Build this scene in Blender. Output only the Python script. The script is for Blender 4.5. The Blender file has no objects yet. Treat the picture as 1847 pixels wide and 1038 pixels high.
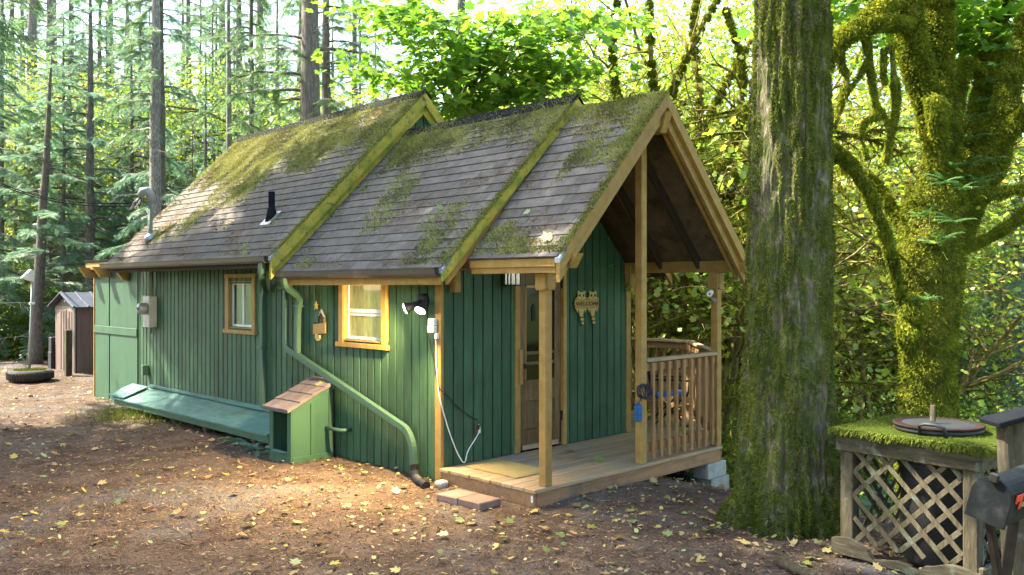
import bpy, math, random
import numpy as np
from mathutils import Vector, Matrix
R = math.radians
rng = np.random.default_rng(7)
random.seed(7)
scene = bpy.context.scene
col = scene.collection

# ------------------------------------------------------------------ camera
CAM = np.array([-5.664, -6.748, 2.0]); YAW = .779; FPX = 1561.8
cd = bpy.data.cameras.new('camera'); cam = bpy.data.objects.new('camera', cd); col.objects.link(cam)
cam.location = CAM; cam.rotation_euler = (math.pi/2, 0, -YAW)
cd.sensor_width = 36; cd.lens = 36*FPX/1847; cd.clip_end = 2000; cd.shift_y = -.001
scene.camera = cam
FWD = np.array([math.sin(YAW), math.cos(YAW), 0]); RGT = np.array([math.cos(YAW), -math.sin(YAW), 0])
def at(px, D):                       # ground position in a viewing direction at a distance
    p = CAM+D*(FWD+RGT*(px-923.5)/FPX); return p[0], p[1]
def at3(px, py, D):
    p = CAM+D*(FWD+RGT*(px-923.5)/FPX); return np.array([p[0], p[1], 2.0+D*(517.2-py)/FPX])

# ------------------------------------------------------------------ daylight
SUN_EL, SUN_AZ = R(50), R(-32)      # azimuth from +Y towards +X
w = bpy.data.worlds.new('World'); scene.world = w; w.use_nodes = True
nt = w.node_tree; bg = nt.nodes['Background']
sk = nt.nodes.new('ShaderNodeTexSky'); sk.sky_type = 'NISHITA'; sk.sun_disc = False
sk.sun_elevation = SUN_EL; sk.sun_rotation = SUN_AZ; sk.air_density = 1.0; sk.dust_density = 2.0; sk.ozone_density = 1.0
nt.links.new(sk.outputs[0], bg.inputs[0]); bg.inputs[1].default_value = .15
sd = bpy.data.lights.new('sun', 'SUN'); sd.energy = 5.0; sd.angle = R(.5); sd.color = (1, .93, .82)
so = bpy.data.objects.new('sun', sd); col.objects.link(so)
tosun = Vector((math.sin(SUN_AZ)*math.cos(SUN_EL), math.cos(SUN_AZ)*math.cos(SUN_EL), math.sin(SUN_EL)))
so.rotation_euler = tosun.to_track_quat('Z', 'Y').to_euler(); so.location = (0, 0, 30)
vs = scene.view_settings; vs.view_transform = 'Standard'; vs.look = 'None'; vs.exposure = 2.4; vs.gamma = 1; vs.use_curve_mapping = False
try: vs.use_white_balance = True; vs.white_balance_temperature = 6900; vs.white_balance_tint = 6
except Exception: pass
cy = scene.cycles
cy.use_adaptive_sampling = True; cy.adaptive_threshold = .05; cy.max_bounces = 8; cy.diffuse_bounces = 4; cy.glossy_bounces = 2; cy.transmission_bounces = 8; cy.transparent_max_bounces = 6
cy.caustics_reflective = False; cy.caustics_refractive = False; cy.use_denoising = True; cy.sample_clamp_indirect = 6

# ------------------------------------------------------------------ helpers
def noise3(P, seed=0):
    P = np.asarray(P, float); I = np.floor(P).astype(np.int64); F = P-I; F = F*F*(3-2*F)
    def h(i, j, k):
        n = (i*374761393+j*668265263+k*2147483647+seed*974711) & 0x7fffffff
        n = ((n ^ (n >> 13))*1274126177) & 0x7fffffff
        return ((n ^ (n >> 16)) & 0xffff)/65535.
    i, j, k = I[..., 0], I[..., 1], I[..., 2]; x, y, z = F[..., 0], F[..., 1], F[..., 2]
    def L(a, b, t): return a+(b-a)*t
    return L(L(L(h(i,j,k),h(i+1,j,k),x), L(h(i,j+1,k),h(i+1,j+1,k),x), y),
             L(L(h(i,j,k+1),h(i+1,j,k+1),x), L(h(i,j+1,k+1),h(i+1,j+1,k+1),x), y), z)
def fbm(P, o=4, seed=0):
    P = np.asarray(P, float); s = 0; a = .5
    for q in range(o): s = s+a*noise3(P, seed+q); P = P*2.03; a *= .5
    return s/(1-.5**o)
def gz(x, y):                        # height of the ground
    x = np.asarray(x, float); y = np.asarray(y, float)
    t = np.clip((x-1.7-.12*np.clip(y, -4, 8)*0)/12, 0, None)
    dip = -3.6*(1-np.exp(-(t*2.1)**1.5))
    dip = dip*np.clip((26-y)/10, .15, 1)
    far = np.clip((x+y*.75-30)/40, 0, 1.5); hill = 6*far**1.4
    return dip+hill+.05*(noise3(np.stack([x*.35, y*.35, 0*x], -1), 3)-.5)*np.clip((np.hypot(x-3, y-4))/6, .3, 3)
def g1(x, y): return float(gz(np.array([x]), np.array([y]))[0])

CF = None
def chamfer(x0, x1, y0, y1, z0, z1, b=.004):
    global CF
    c = np.array([(x0+x1)/2, (y0+y1)/2, (z0+z1)/2]); h = np.array([x1-x0, y1-y0, z1-z0])/2
    b = min(b, h.min()*.45); V_ = []; idx = {}
    for sx in (-1, 1):
        for sy in (-1, 1):
            for sz in (-1, 1):
                s = np.array([sx, sy, sz])
                for a in range(3):
                    p = s*(h-b); p[a] = s[a]*h[a]; idx[(sx, sy, sz, a)] = len(V_); V_.append(c+p)
    if CF is None:
        F = []
        for a in range(3):
            o = [q for q in range(3) if q != a]
            for s in (-1, 1):
                f = []
                for (p, q) in ((-1,-1),(1,-1),(1,1),(-1,1)):
                    k = [0,0,0]; k[a] = s; k[o[0]] = p; k[o[1]] = q; f.append(idx[(*k, a)])
                F.append(f)
        for a in range(3):
            o = [q for q in range(3) if q != a]
            for p in (-1, 1):
                for q in (-1, 1):
                    f = []
                    for (s, fa) in ((-1, o[0]), (-1, o[1]), (1, o[1]), (1, o[0])):
                        k = [0,0,0]; k[a] = s; k[o[0]] = p; k[o[1]] = q; f.append(idx[(*k, fa)])
                    F.append(f)
        for sx in (-1, 1):
            for sy in (-1, 1):
                for sz in (-1, 1): F.append([idx[(sx,sy,sz,a)] for a in range(3)])
        Vn = np.array(V_); CF = []
        for f in F:
            P = Vn[f]; n = np.cross(P[1]-P[0], P[2]-P[0])
            CF.append(f if n@(P.mean(0)-c) > 0 else f[::-1])
    return np.array(V_), CF

class MB:
    def __init__(s): s.v = []; s.f = []; s.n = 0
    def add(s, v, f):
        s.v.append(np.asarray(v, float)); s.f += [[i+s.n for i in q] for q in f]; s.n += len(v); return s
    def box(s, x0, x1, y0, y1, z0, z1, b=.004, rot=None, off=None):
        v, f = chamfer(min(x0,x1), max(x0,x1), min(y0,y1), max(y0,y1), min(z0,z1), max(z0,z1), b)
        if rot is not None: v = v@np.array(rot.to_3x3()).T
        if off is not None: v = v+np.array(off)
        return s.add(v, f)
    def bar(s, a, b, w, h, up=(0,0,1), bev=.004):          # square bar between two points
        a = np.array(a, float); b = np.array(b, float); d = b-a; L = np.linalg.norm(d); y = d/L
        x = np.cross(y, up); x /= np.linalg.norm(x); z = np.cross(x, y)
        v, f = chamfer(-w/2, w/2, 0, L, -h/2, h/2, bev)
        return s.add(a+v@np.stack([x, y, z]), f)
    def tube(s, P, r, n=8, cap=True):
        P = np.asarray(P, float); m = len(P); r = np.broadcast_to(np.asarray(r, float), (m,))
        T = np.gradient(P, axis=0); T /= np.linalg.norm(T, axis=1)[:, None]+1e-9
        ref = np.array([0,0,1.]) if abs(T[0][2]) < .9 else np.array([1.,0,0])
        V_ = []; x = np.cross(T[0], ref)
        for i in range(m):
            x = x-T[i]*(x@T[i]); x /= np.linalg.norm(x)+1e-9; y = np.cross(T[i], x)
            a = np.arange(n)*2*math.pi/n
            V_.append(P[i]+r[i]*(np.cos(a)[:, None]*x+np.sin(a)[:, None]*y))
        F = [[i*n+j, i*n+(j+1) % n, (i+1)*n+(j+1) % n, (i+1)*n+j] for i in range(m-1) for j in range(n)]
        if cap: F += [list(range(n))[::-1], [(m-1)*n+j for j in range(n)]]
        return s.add(np.concatenate(V_), F)
    def rect(s, P, w, h, nrm):                               # rectangular duct swept along a path
        P = np.asarray(P, float); m = len(P); T = np.gradient(P, axis=0); T /= np.linalg.norm(T, axis=1)[:, None]
        V_ = []; nrm = np.array(nrm, float)
        for i in range(m):
            x = np.cross(T[i], nrm); x /= np.linalg.norm(x); y = np.cross(x, T[i])
            for a, b in ((-.42,-.5),(.42,-.5),(.5,-.42),(.5,.42),(.42,.5),(-.42,.5),(-.5,.42),(-.5,-.42)): V_.append(P[i]+x*a*w+y*b*h)
        F = [[i*8+j, i*8+(j+1) % 8, (i+1)*8+(j+1) % 8, (i+1)*8+j] for i in range(m-1) for j in range(8)]
        F += [list(range(8))[::-1], [(m-1)*8+j for j in range(8)]]
        return s.add(V_, F)
    def lathe(s, prof, n=24, c=(0,0,0), rot=None):           # (radius, z) profile about z
        V_ = []; a = np.arange(n)*2*math.pi/n
        for r, z in prof: V_.append(np.stack([r*np.cos(a), r*np.sin(a), np.full(n, z)], 1))
        V_ = np.concatenate(V_)
        if rot is not None: V_ = V_@np.array(rot.to_3x3()).T
        m = len(prof)
        F = [[i*n+j, i*n+(j+1) % n, (i+1)*n+(j+1) % n, (i+1)*n+j] for i in range(m-1) for j in range(n)]
        F += [list(range(n))[::-1], [(m-1)*n+j for j in range(n)]]
        return s.add(V_+np.array(c), F)
    def prism(s, poly, axis, a, b):                          # 2D outline extruded along an axis
        k = len(poly); V_ = []
        for t in (a, b):
            for p in poly:
                q = list(p); q.insert(axis, t); V_.append(q)
        F = [list(range(k))[::-1], [k+i for i in range(k)]]+[[i, (i+1) % k, k+(i+1) % k, k+i] for i in range(k)]
        V_ = np.array(V_, float); c = V_.mean(0); P = V_[F[2]]
        vol = 0
        for f in F:
            for i in range(1, len(f)-1): vol += np.dot(V_[f[0]]-c, np.cross(V_[f[i]]-c, V_[f[i+1]]-c))
        return s.add(V_, F if vol > 0 else [f[::-1] for f in F])
    def mesh(s, name, m=None, smooth=False):
        me = bpy.data.meshes.new(name); me.from_pydata(np.concatenate(s.v).tolist() if s.v else [], [], s.f); me.update()
        if m: me.materials.append(m)
        if smooth: me.shade_smooth()
        return me
    def build(s, name, m, parent=None, smooth=False, loc=None):
        return ob(name, s.mesh(name, m, smooth), parent, loc)
def ob(name, me, parent=None, loc=None, rot=None):
    o = bpy.data.objects.new(name, me); col.objects.link(o)
    if parent is not None: o.parent = parent
    if loc is not None: o.location = loc
    if rot is not None: o.rotation_euler = rot
    return o
def empty(name, label, cat, loc=(0,0,0), rz=0, group=None):
    o = bpy.data.objects.new(name, None); col.objects.link(o); o.location = loc; o.rotation_euler = (0,0,rz); o.empty_display_size = .2
    return tag(o, label, cat, group)
def tag(o, label, cat, group=None, kind=None):
    if label: o['label'] = label
    if cat: o['category'] = cat
    if group: o['group'] = group
    if kind: o['kind'] = kind
    return o
def box1(name, m, parent, x0, x1, y0, y1, z0, z1, b=.004): return MB().box(x0,x1,y0,y1,z0,z1,b).build(name, m, parent)
def arr_mesh(name, V_, F, m, tint=None, smooth=False):        # numpy triangles / quads to a mesh
    me = bpy.data.meshes.new(name); V_ = np.asarray(V_, np.float32); F = np.asarray(F, np.int32); k = F.shape[1]
    me.vertices.add(len(V_)); me.vertices.foreach_set('co', V_.ravel())
    me.loops.add(F.size); me.loops.foreach_set('vertex_index', F.ravel())
    me.polygons.add(len(F)); me.polygons.foreach_set('loop_start', np.arange(0, F.size, k, dtype=np.int32))
    try: me.polygons.foreach_set('loop_total', np.full(len(F), k, np.int32))
    except Exception: pass
    if tint is not None:
        a = me.attributes.new('tint', 'FLOAT', 'POINT'); a.data.foreach_set('value', np.asarray(tint, np.float32))
    me.update(calc_edges=True); me.validate()
    if smooth: me.shade_smooth()
    me.materials.append(m); return me
def norm(a): return a/(np.linalg.norm(a, axis=-1, keepdims=True)+1e-9)
def scatter(name, T, TF, pos, dirn, nrm, size, tint, m):       # copies of a small leaf-like template
    T = np.asarray(T, float); N = len(pos); y = norm(dirn); x = norm(np.cross(y, nrm)); z = np.cross(x, y)
    size = np.asarray(size, float).reshape(-1, 1, 1)
    V_ = pos[:, None, :]+size*(T[None, :, 0:1]*x[:, None]+T[None, :, 1:2]*y[:, None]+T[None, :, 2:3]*z[:, None])
    F = (np.arange(N)[:, None, None]*len(T)+np.asarray(TF)[None]).reshape(-1, len(TF[0]))
    return arr_mesh(name, V_.reshape(-1, 3), F, m, np.repeat(tint, len(T)))
# leaf templates
_b = [(0,0),(.25,.02),(.52,.2),(.3,.34),(.58,.66),(.24,.62),(0,1),(-.24,.62),(-.58,.66),(-.3,.34),(-.52,.2),(-.25,.02)]
MAPLE = [(0,.36,0)]+[(x, y, .10*abs(x)-.10*max(0, y-.5)) for x, y in _b]; MAPLE_F = [(0, i+1, (i+1) % 12+1) for i in range(12)]
_s = [(0,0),(.42,.12),(.28,.38),(.46,.68),(0,1),(-.46,.68),(-.28,.38),(-.42,.12)]
LEAF8 = [(0,.4,0)]+[(x, y, .16*abs(x)-.08*y) for x, y in _s]; LEAF8_F = [(0, i+1, (i+1) % 8+1) for i in range(8)]
KITE = [(0,0,0),(.34,.42,.09),(0,1,-.06),(-.34,.42,.09)]; KITE_F = [(0,1,2),(0,2,3)]
OVAL = [(0,0,0),(.26,.25,.06),(.3,.6,.08),(0,1,0),(-.3,.6,.08),(-.26,.25,.06)]; OVAL_F = [(0,1,5),(1,2,5),(2,4,5),(2,3,4)]
FROND = []; FROND_F = []
for i in range(8):
    t = .05+i*.115; wd = .30*(1-.75*t)
    for sg in (-1, 1):
        k = len(FROND); FROND += [(0, t, 0), (0, t+.075, 0), (sg*wd, t+.17, -.06-.08*t)]; FROND_F.append((k, k+1, k+2) if sg < 0 else (k, k+2, k+1))
k = len(FROND); FROND += [(-.02,.9,0),(.02,.9,0),(0,1.08,-.1)]; FROND_F.append((k,k+1,k+2))
BLADE = [(-.09,0,0),(.09,0,0),(0,1,.1)]; BLADE_F = [(0,1,2)]

# ------------------------------------------------------------------ materials
def mk(name, cols, sc=(1,1,1), ns=4., det=5, rough=.75, bump=.15, bs=4., rnd=.10, dirt=(), spec=.25, metal=0, world=False, dist=.01, lo=.3, hi=.7):
    m = bpy.data.materials.new(name); m.use_nodes = True; t = m.node_tree; N = t.nodes; L = t.links.new
    p = N['Principled BSDF']; p.inputs['Roughness'].default_value = rough; p.inputs['Metallic'].default_value = metal; p.inputs['Specular IOR Level'].default_value = spec
    tc = N.new('ShaderNodeTexCoord'); ge = N.new('ShaderNodeNewGeometry'); oi = N.new('ShaderNodeObjectInfo')
    ad = N.new('ShaderNodeVectorMath'); ad.operation = 'ADD'
    ml = N.new('ShaderNodeMath'); ml.operation = 'MULTIPLY'; ml.inputs[1].default_value = 0 if world else 37.; L(oi.outputs['Random'], ml.inputs[0])
    L(ge.outputs['Position'] if world else tc.outputs['Object'], ad.inputs[0]); L(ml.outputs[0], ad.inputs[1])
    mp = N.new('ShaderNodeMapping'); mp.inputs['Scale'].default_value = sc; L(ad.outputs[0], mp.inputs[0])
    n1 = N.new('ShaderNodeTexNoise'); n1.inputs['Scale'].default_value = ns; n1.inputs['Detail'].default_value = det; n1.inputs['Roughness'].default_value = .62; L(mp.outputs[0], n1.inputs['Vector'])
    cr = N.new('ShaderNodeValToRGB'); e = cr.color_ramp.elements
    while len(e) < len(cols): e.new(.5)
    for i, c in enumerate(cols): e[i].position = lo+(hi-lo)*i/max(1, len(cols)-1); e[i].color = (*c, 1)
    L(n1.outputs[0], cr.inputs[0]); out = cr.outputs[0]
    for (dc, ds, dl, dh) in dirt:
        n3 = N.new('ShaderNodeTexNoise'); n3.inputs['Scale'].default_value = ds; n3.inputs['Detail'].default_value = 6; n3.inputs['Roughness'].default_value = .65; L(ge.outputs['Position'], n3.inputs['Vector'])
        mr = N.new('ShaderNodeMapRange'); mr.inputs[1].default_value = dl; mr.inputs[2].default_value = dh; L(n3.outputs[0], mr.inputs[0])
        mx = N.new('ShaderNodeMix'); mx.data_type = 'RGBA'; mx.inputs[7].default_value = (*dc, 1); L(mr.outputs[0], mx.inputs[0]); L(out, mx.inputs[6]); out = mx.outputs[2]
    hs = N.new('ShaderNodeHueSaturation'); mv = N.new('ShaderNodeMapRange'); mv.inputs[3].default_value = 1-rnd; mv.inputs[4].default_value = 1+rnd
    L(oi.outputs['Random'], mv.inputs[0]); L(mv.outputs[0], hs.inputs['Value']); L(out, hs.inputs['Color']); L(hs.outputs[0], p.inputs['Base Color'])
    if bump:
        n2 = N.new('ShaderNodeTexNoise'); n2.inputs['Scale'].default_value = ns*bs; n2.inputs['Detail'].default_value = 5; L(mp.outputs[0], n2.inputs['Vector'])
        b = N.new('ShaderNodeBump'); b.inputs['Strength'].default_value = bump; b.inputs['Distance'].default_value = dist; L(n2.outputs[0], b.inputs['Height']); L(b.outputs[0], p.inputs['Normal'])
    return m
def leafmat(name, cols, trans=.4, rnd=.12, spec=.06):
    m = bpy.data.materials.new(name); m.use_nodes = True; t = m.node_tree; N = t.nodes; L = t.links.new
    N.remove(N['Principled BSDF']); o = N['Material Output']
    a = N.new('ShaderNodeAttribute'); a.attribute_name = 'tint'; oi = N.new('ShaderNodeObjectInfo')
    cr = N.new('ShaderNodeValToRGB'); e = cr.color_ramp.elements
    while len(e) < len(cols): e.new(.5)
    for i, c in enumerate(cols): e[i].position = i/max(1, len(cols)-1); e[i].color = (*c, 1)
    sh = N.new('ShaderNodeMapRange'); sh.inputs[3].default_value = -rnd; sh.inputs[4].default_value = rnd; L(oi.outputs['Random'], sh.inputs[0])
    ad = N.new('ShaderNodeMath'); L(a.outputs['Fac'], ad.inputs[0]); L(sh.outputs[0], ad.inputs[1]); L(ad.outputs[0], cr.inputs[0])
    d = N.new('ShaderNodeBsdfDiffuse'); tr = N.new('ShaderNodeBsdfTranslucent'); gl = N.new('ShaderNodeBsdfGlossy'); gl.inputs['Roughness'].default_value = .45
    L(cr.outputs[0], d.inputs[0]); L(cr.outputs[0], tr.inputs[0])
    m1 = N.new('ShaderNodeMixShader'); m1.inputs[0].default_value = trans; L(d.outputs[0], m1.inputs[1]); L(tr.outputs[0], m1.inputs[2])
    m2 = N.new('ShaderNodeMixShader'); m2.inputs[0].default_value = spec; L(m1.outputs[0], m2.inputs[1]); L(gl.outputs[0], m2.inputs[2]); L(m2.outputs[0], o.inputs[0])
    return m
def emis(name, c, s):
    m = bpy.data.materials.new(name); m.use_nodes = True; p = m.node_tree.nodes['Principled BSDF']
    p.inputs['Base Color'].default_value = (*c, 1); p.inputs['Emission Color'].default_value = (*c, 1); p.inputs['Emission Strength'].default_value = s; return m
def glassmat(name, tint=(.9,.95,.92), rough=.03, mixv=.5):
    m = bpy.data.materials.new(name); m.use_nodes = True; t = m.node_tree; N = t.nodes; L = t.links.new
    N.remove(N['Principled BSDF']); o = N['Material Output']
    tp = N.new('ShaderNodeBsdfTransparent'); tp.inputs[0].default_value = (*tint, 1); gl = N.new('ShaderNodeBsdfGlossy'); gl.inputs['Roughness'].default_value = rough
    fr = N.new('ShaderNodeLayerWeight'); fr.inputs[0].default_value = .2; mm = N.new('ShaderNodeMath'); mm.operation = 'MULTIPLY_ADD'; mm.inputs[1].default_value = .5*mixv; mm.inputs[2].default_value = .06*mixv; L(fr.outputs['Facing'], mm.inputs[0])
    mx = N.new('ShaderNodeMixShader'); L(mm.outputs[0], mx.inputs[0]); L(tp.outputs[0], mx.inputs[1]); L(gl.outputs[0], mx.inputs[2]); L(mx.outputs[0], o.inputs[0]); return m

GREEN = mk('green_paint', [(.028,.066,.034),(.037,.088,.045),(.048,.108,.056)], (6,6,.7), 4, rough=.62, bump=.45, bs=6, rnd=.22, dirt=[((.026,.050,.028), 1.3, .50, .74), ((.060,.105,.060), .9, .55, .75), ((.10,.15,.11), 9, .66, .8)], dist=.004)
GREENB = mk('green_paint_flat', [(.032,.080,.044),(.043,.102,.057)], (1.5,1.5,.5), 3, rough=.6, bump=.25, bs=9, rnd=.06, dirt=[((.03,.07,.04), 1.1, .55, .75)], dist=.003)
TEAL = mk('teal_weathered_paint', [(.040,.115,.095),(.062,.155,.13),(.085,.185,.16)], (2,.6,2), 4, rough=.65, bump=.35, rnd=.12, dirt=[((.16,.22,.19), 7, .6, .75), ((.05,.08,.05), 2.5, .58, .75)], dist=.004)
DUCT = mk('green_painted_metal', [(.038,.088,.054),(.05,.112,.068)], (1,1,1), 3, rough=.6, bump=.08, rnd=.04, dirt=[((.10,.17,.12), 6, .6, .8)], spec=.4)
GOLD = mk('gold_paint', [(.25,.145,.038),(.30,.178,.050),(.35,.215,.066)], (3,3,3), 3, rough=.62, bump=.3, bs=8, rnd=.10, dirt=[((.20,.13,.05), 2.2, .55, .78)], dist=.003)
GOLDM = mk('mossy_gold_paint', [(.33,.25,.04),(.42,.32,.05),(.36,.30,.06)], (3,3,3), 3, rough=.75, bump=.4, bs=8, rnd=.08, dirt=[((.16,.20,.03), 4, .45, .62), ((.08,.06,.03), 11, .58, .68)], dist=.006)
DECK = mk('deck_wood', [(.25,.165,.085),(.345,.235,.125),(.41,.29,.165)], (.6,9,4), 5, rough=.72, bump=.4, bs=4, rnd=.16, dirt=[((.25,.22,.17), 1.7, .48, .7), ((.17,.11,.06), 6, .62, .75)], dist=.004)
RIM = mk('cedar_rim_board', [(.22,.115,.052),(.30,.165,.078),(.35,.20,.10)], (.6,9,6), 4, rough=.72, bump=.35, rnd=.08, dirt=[((.14,.10,.07), 2, .52, .72)], dist=.004)
BALU = mk('brown_railing_wood', [(.21,.105,.040),(.29,.155,.062),(.33,.19,.085)], (8,8,.8), 4, rough=.65, bump=.3, rnd=.14, dist=.004)
DOORW = mk('weathered_door_wood', [(.075,.042,.018),(.125,.073,.030),(.17,.105,.047)], (9,9,.8), 4, rough=.5, bump=.35, rnd=.16, dist=.004, dirt=[((.06,.035,.018), 3, .5, .7)])
SHEATHW = mk('dark_sheathing', [(.085,.060,.038),(.12,.085,.054),(.15,.11,.072)], (2,2,2), 3, rough=.9, bump=.2, rnd=.1, dirt=[((.04,.03,.02), 3, .5, .7)])  # dark brown plywood, its own colour
RAFTER = mk('dark_rafter', [(.035,.025,.018),(.055,.040,.028)], (3,3,3), 4, rough=.9, rnd=.15)
SHING = mk('asphalt_shingle', [(.095,.082,.072),(.13,.114,.102),(.165,.148,.134)], (1,1,1), 9, det=8, rough=.95, bump=.5, bs=24, rnd=.17, spec=.1, dist=.004,
           dirt=[((.19,.19,.085), 2.6, .60, .76), ((.23,.19,.16), 1.7, .56, .72), ((.10,.075,.055), 8, .62, .70)])
RIDGE = mk('dark_ridge_metal', [(.008,.009,.011),(.014,.016,.019)], ns=6, rough=.9, bump=.1, rnd=.05, spec=.05, dirt=[((.06,.06,.03), 7, .66, .74)])
GUTTER = mk('brown_gutter_metal', [(.062,.048,.038),(.085,.068,.054)], (1,.4,1), 5, rough=.5, bump=.1, rnd=.05, spec=.4, dirt=[((.14,.12,.09), 5, .58, .72)])
FLASH = mk('metal_flashing', [(.30,.33,.40),(.40,.43,.48)], ns=5, rough=.4, metal=.6, bump=.1, dirt=[((.06,.07,.10), 5, .5, .7)])
BLACKP = mk('black_plastic', [(.012,.013,.014),(.022,.023,.024)], ns=5, rough=.6, bump=.05, spec=.4)
BLACKM = mk('dark_iron', [(.012,.011,.010),(.03,.026,.022)], ns=9, rough=.55, metal=.4)
GREYM = mk('grey_metal', [(.22,.235,.23),(.30,.315,.31)], ns=5, rough=.5, metal=.3, bump=.05, rnd=.05)
CONDUIT = mk('grey_green_conduit', [(.12,.16,.13),(.17,.21,.17)], (3,3,1), 5, rough=.5, metal=.2)
WHITEP = mk('white_plastic', [(.62,.62,.57),(.70,.70,.65)], ns=4, rough=.5, bump=.03, rnd=.03)
ALU = mk('white_aluminium', [(.55,.56,.55),(.64,.65,.64)], ns=6, rough=.45, bump=.03, rnd=.03)
CONC = mk('concrete_block', [(.24,.235,.20),(.32,.31,.27),(.38,.37,.33)], ns=7, det=8, rough=.95, bump=.6, bs=9, rnd=.1, dirt=[((.14,.15,.10), 4, .55, .7)])
PAVER = mk('red_paver', [(.17,.105,.085),(.22,.14,.115),(.26,.175,.145)], ns=6, det=8, rough=.95, bump=.5, bs=14, rnd=.08, dirt=[((.16,.12,.09), 6, .55, .7)])
MATC = mk('straw_mat', [(.26,.20,.075),(.36,.29,.12),(.42,.34,.15)], (60,60,10), 2, rough=.95, bump=.8, bs=2, rnd=0)
SIGNW = mk('varnished_sign_wood', [(.26,.155,.045),(.33,.205,.065)], (4,1,1), 8, rough=.5, bump=.1, rnd=.05)
SIGNL = mk('pale_sign_wood', [(.36,.26,.09),(.44,.33,.13)], ns=8, rough=.55, bump=.1, rnd=.05)
SIGND = mk('burnt_sign_marking', [(.03,.018,.008),(.05,.03,.012)], ns=9, rough=.7, rnd=.05)
BARK = mk('fir_bark', [(.024,.019,.012),(.11,.09,.06),(.25,.22,.165)], (6,6,2.), 3.5, det=10, rough=.95, bump=1., bs=3, rnd=.1, dist=.03,
          dirt=[((.060,.075,.016), 6.0, .44, .56), ((.095,.110,.024), 15.0, .52, .62)])
BARKG = mk('grey_conifer_bark', [(.075,.062,.055),(.15,.128,.115),(.24,.215,.20)], (9,9,1.6), 3, det=8, rough=.95, bump=.9, bs=3, rnd=.22, dist=.02, dirt=[((.09,.105,.045), 1.3, .56, .72)])
BARKL = mk('lichen_pale_bark', [(.11,.098,.088),(.22,.20,.185),(.44,.43,.41)], (6,6,2.5), 4, det=8, rough=.95, bump=.7, bs=3, rnd=.1, dist=.02, dirt=[((.08,.085,.045), 1.6, .56, .72)])
MOSSB = mk('mossy_bark', [(.040,.036,.014),(.11,.11,.02),(.24,.22,.034)], (2,2,2), 4, det=8, rough=1, bump=1., bs=5, rnd=.15, dist=.03, spec=.05, dirt=[((.075,.05,.03), 1.7, .57, .68)])
BROWNB = mk('mossy_brown_stem_bark', [(.08,.06,.03),(.19,.145,.06),(.32,.27,.08)], (3,3,1.5), 4, det=7, rough=1, bump=.8, bs=3, rnd=.2, dist=.02, spec=.05)  # brown bark, brightened and yellowed to put sunlight into the stem colour
MOSS = leafmat('moss', [(.042,.056,.010),(.13,.155,.018),(.25,.27,.028),(.42,.38,.04)], .25, .05, .0)  # pale end of the ramp paints in sun-struck highlights
MOSSF = leafmat('fir_moss', [(.045,.062,.014),(.10,.125,.022),(.17,.185,.034),(.27,.26,.05)], .2, .05, .0)
MOSSR = leafmat('roof_moss', [(.12,.105,.05),(.20,.205,.06),(.29,.30,.08),(.40,.37,.14)], .2, .05, .0)
MOSSG = leafmat('bright_moss', [(.05,.07,.014),(.10,.13,.022),(.17,.19,.034)], .25, .05, .0)
MAPLEL = leafmat('maple_leaf', [(.07,.17,.02),(.12,.27,.025),(.20,.37,.035),(.34,.46,.045)], .6, .10)
YELLOWL = leafmat('autumn_maple_leaf', [(.10,.21,.022),(.20,.34,.03),(.33,.45,.04),(.48,.50,.05),(.54,.42,.07)], .62, .16)
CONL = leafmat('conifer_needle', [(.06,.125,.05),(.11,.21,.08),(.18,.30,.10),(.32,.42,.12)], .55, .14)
CONB = leafmat('blue_green_needle', [(.085,.17,.105),(.14,.27,.16),(.22,.38,.21),(.36,.48,.22)], .55, .12)
FERNL = leafmat('fern_leaf', [(.04,.12,.03),(.075,.19,.045),(.12,.25,.06)], .4, .05)
FERNB = leafmat('pale_blue_fern_leaf', [(.09,.20,.15),(.14,.27,.20)], .35, .05)
LITTER = leafmat('fallen_leaf', [(.08,.045,.022),(.17,.095,.04),(.28,.18,.07),(.38,.29,.13),(.38,.31,.07),(.18,.23,.05),(.30,.36,.18)], .15, 0, .05)
DEBRIS = leafmat('needle_and_twig_debris', [(.030,.018,.012),(.09,.052,.032),(.20,.125,.075),(.34,.25,.16)], .0, 0, .0)
SOIL = mk('forest_soil', [(.058,.040,.030),(.098,.071,.054),(.145,.110,.085)], ns=2.2, det=10, rough=1, bump=1., bs=18, rnd=0, spec=.05, world=True, dist=.03,
          dirt=[((.12,.12,.122), .45, .52, .66), ((.17,.115,.075), 5, .55, .68), ((.05,.055,.025), 1.1, .60, .72)])
FOREST = mk('forest_floor', [(.04,.065,.016),(.09,.12,.03),(.17,.18,.05)], ns=.8, det=9, rough=1, bump=1., bs=6, rnd=0, spec=.03, world=True, dist=.2)
RUBBER = mk('tyre_rubber', [(.022,.020,.019),(.045,.04,.037)], ns=7, rough=.85, bump=.2, rnd=0)
SHEDW = mk('brown_shed_metal', [(.13,.088,.075),(.165,.115,.098)], (1,1,.3), 3, rough=.55, bump=.05, rnd=.08, spec=.35)
SHEDR = mk('dark_blue_shed_roof', [(.035,.042,.065),(.055,.065,.095)], ns=4, rough=.45, bump=.05, rnd=.06, spec=.4, dirt=[((.22,.12,.03), 1.6, .66, .74)])
GREYW = mk('lichen_grey_wood', [(.032,.026,.015),(.068,.056,.034),(.11,.094,.062)], (5,5,1.0), 5, det=8, rough=.95, bump=.8, bs=3, rnd=.14, dist=.008, dirt=[((.12,.145,.11), 9, .57, .70), ((.055,.07,.02), 2.6, .56, .72)])
GREYH = mk('lichen_grey_wood_rail', [(.032,.026,.015),(.068,.056,.034),(.11,.094,.062)], (1.0,5,5), 5, det=8, rough=.95, bump=.8, bs=3, rnd=.14, dist=.008, dirt=[((.12,.145,.11), 9, .57, .70), ((.055,.07,.02), 2.6, .56, .72)])
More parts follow.
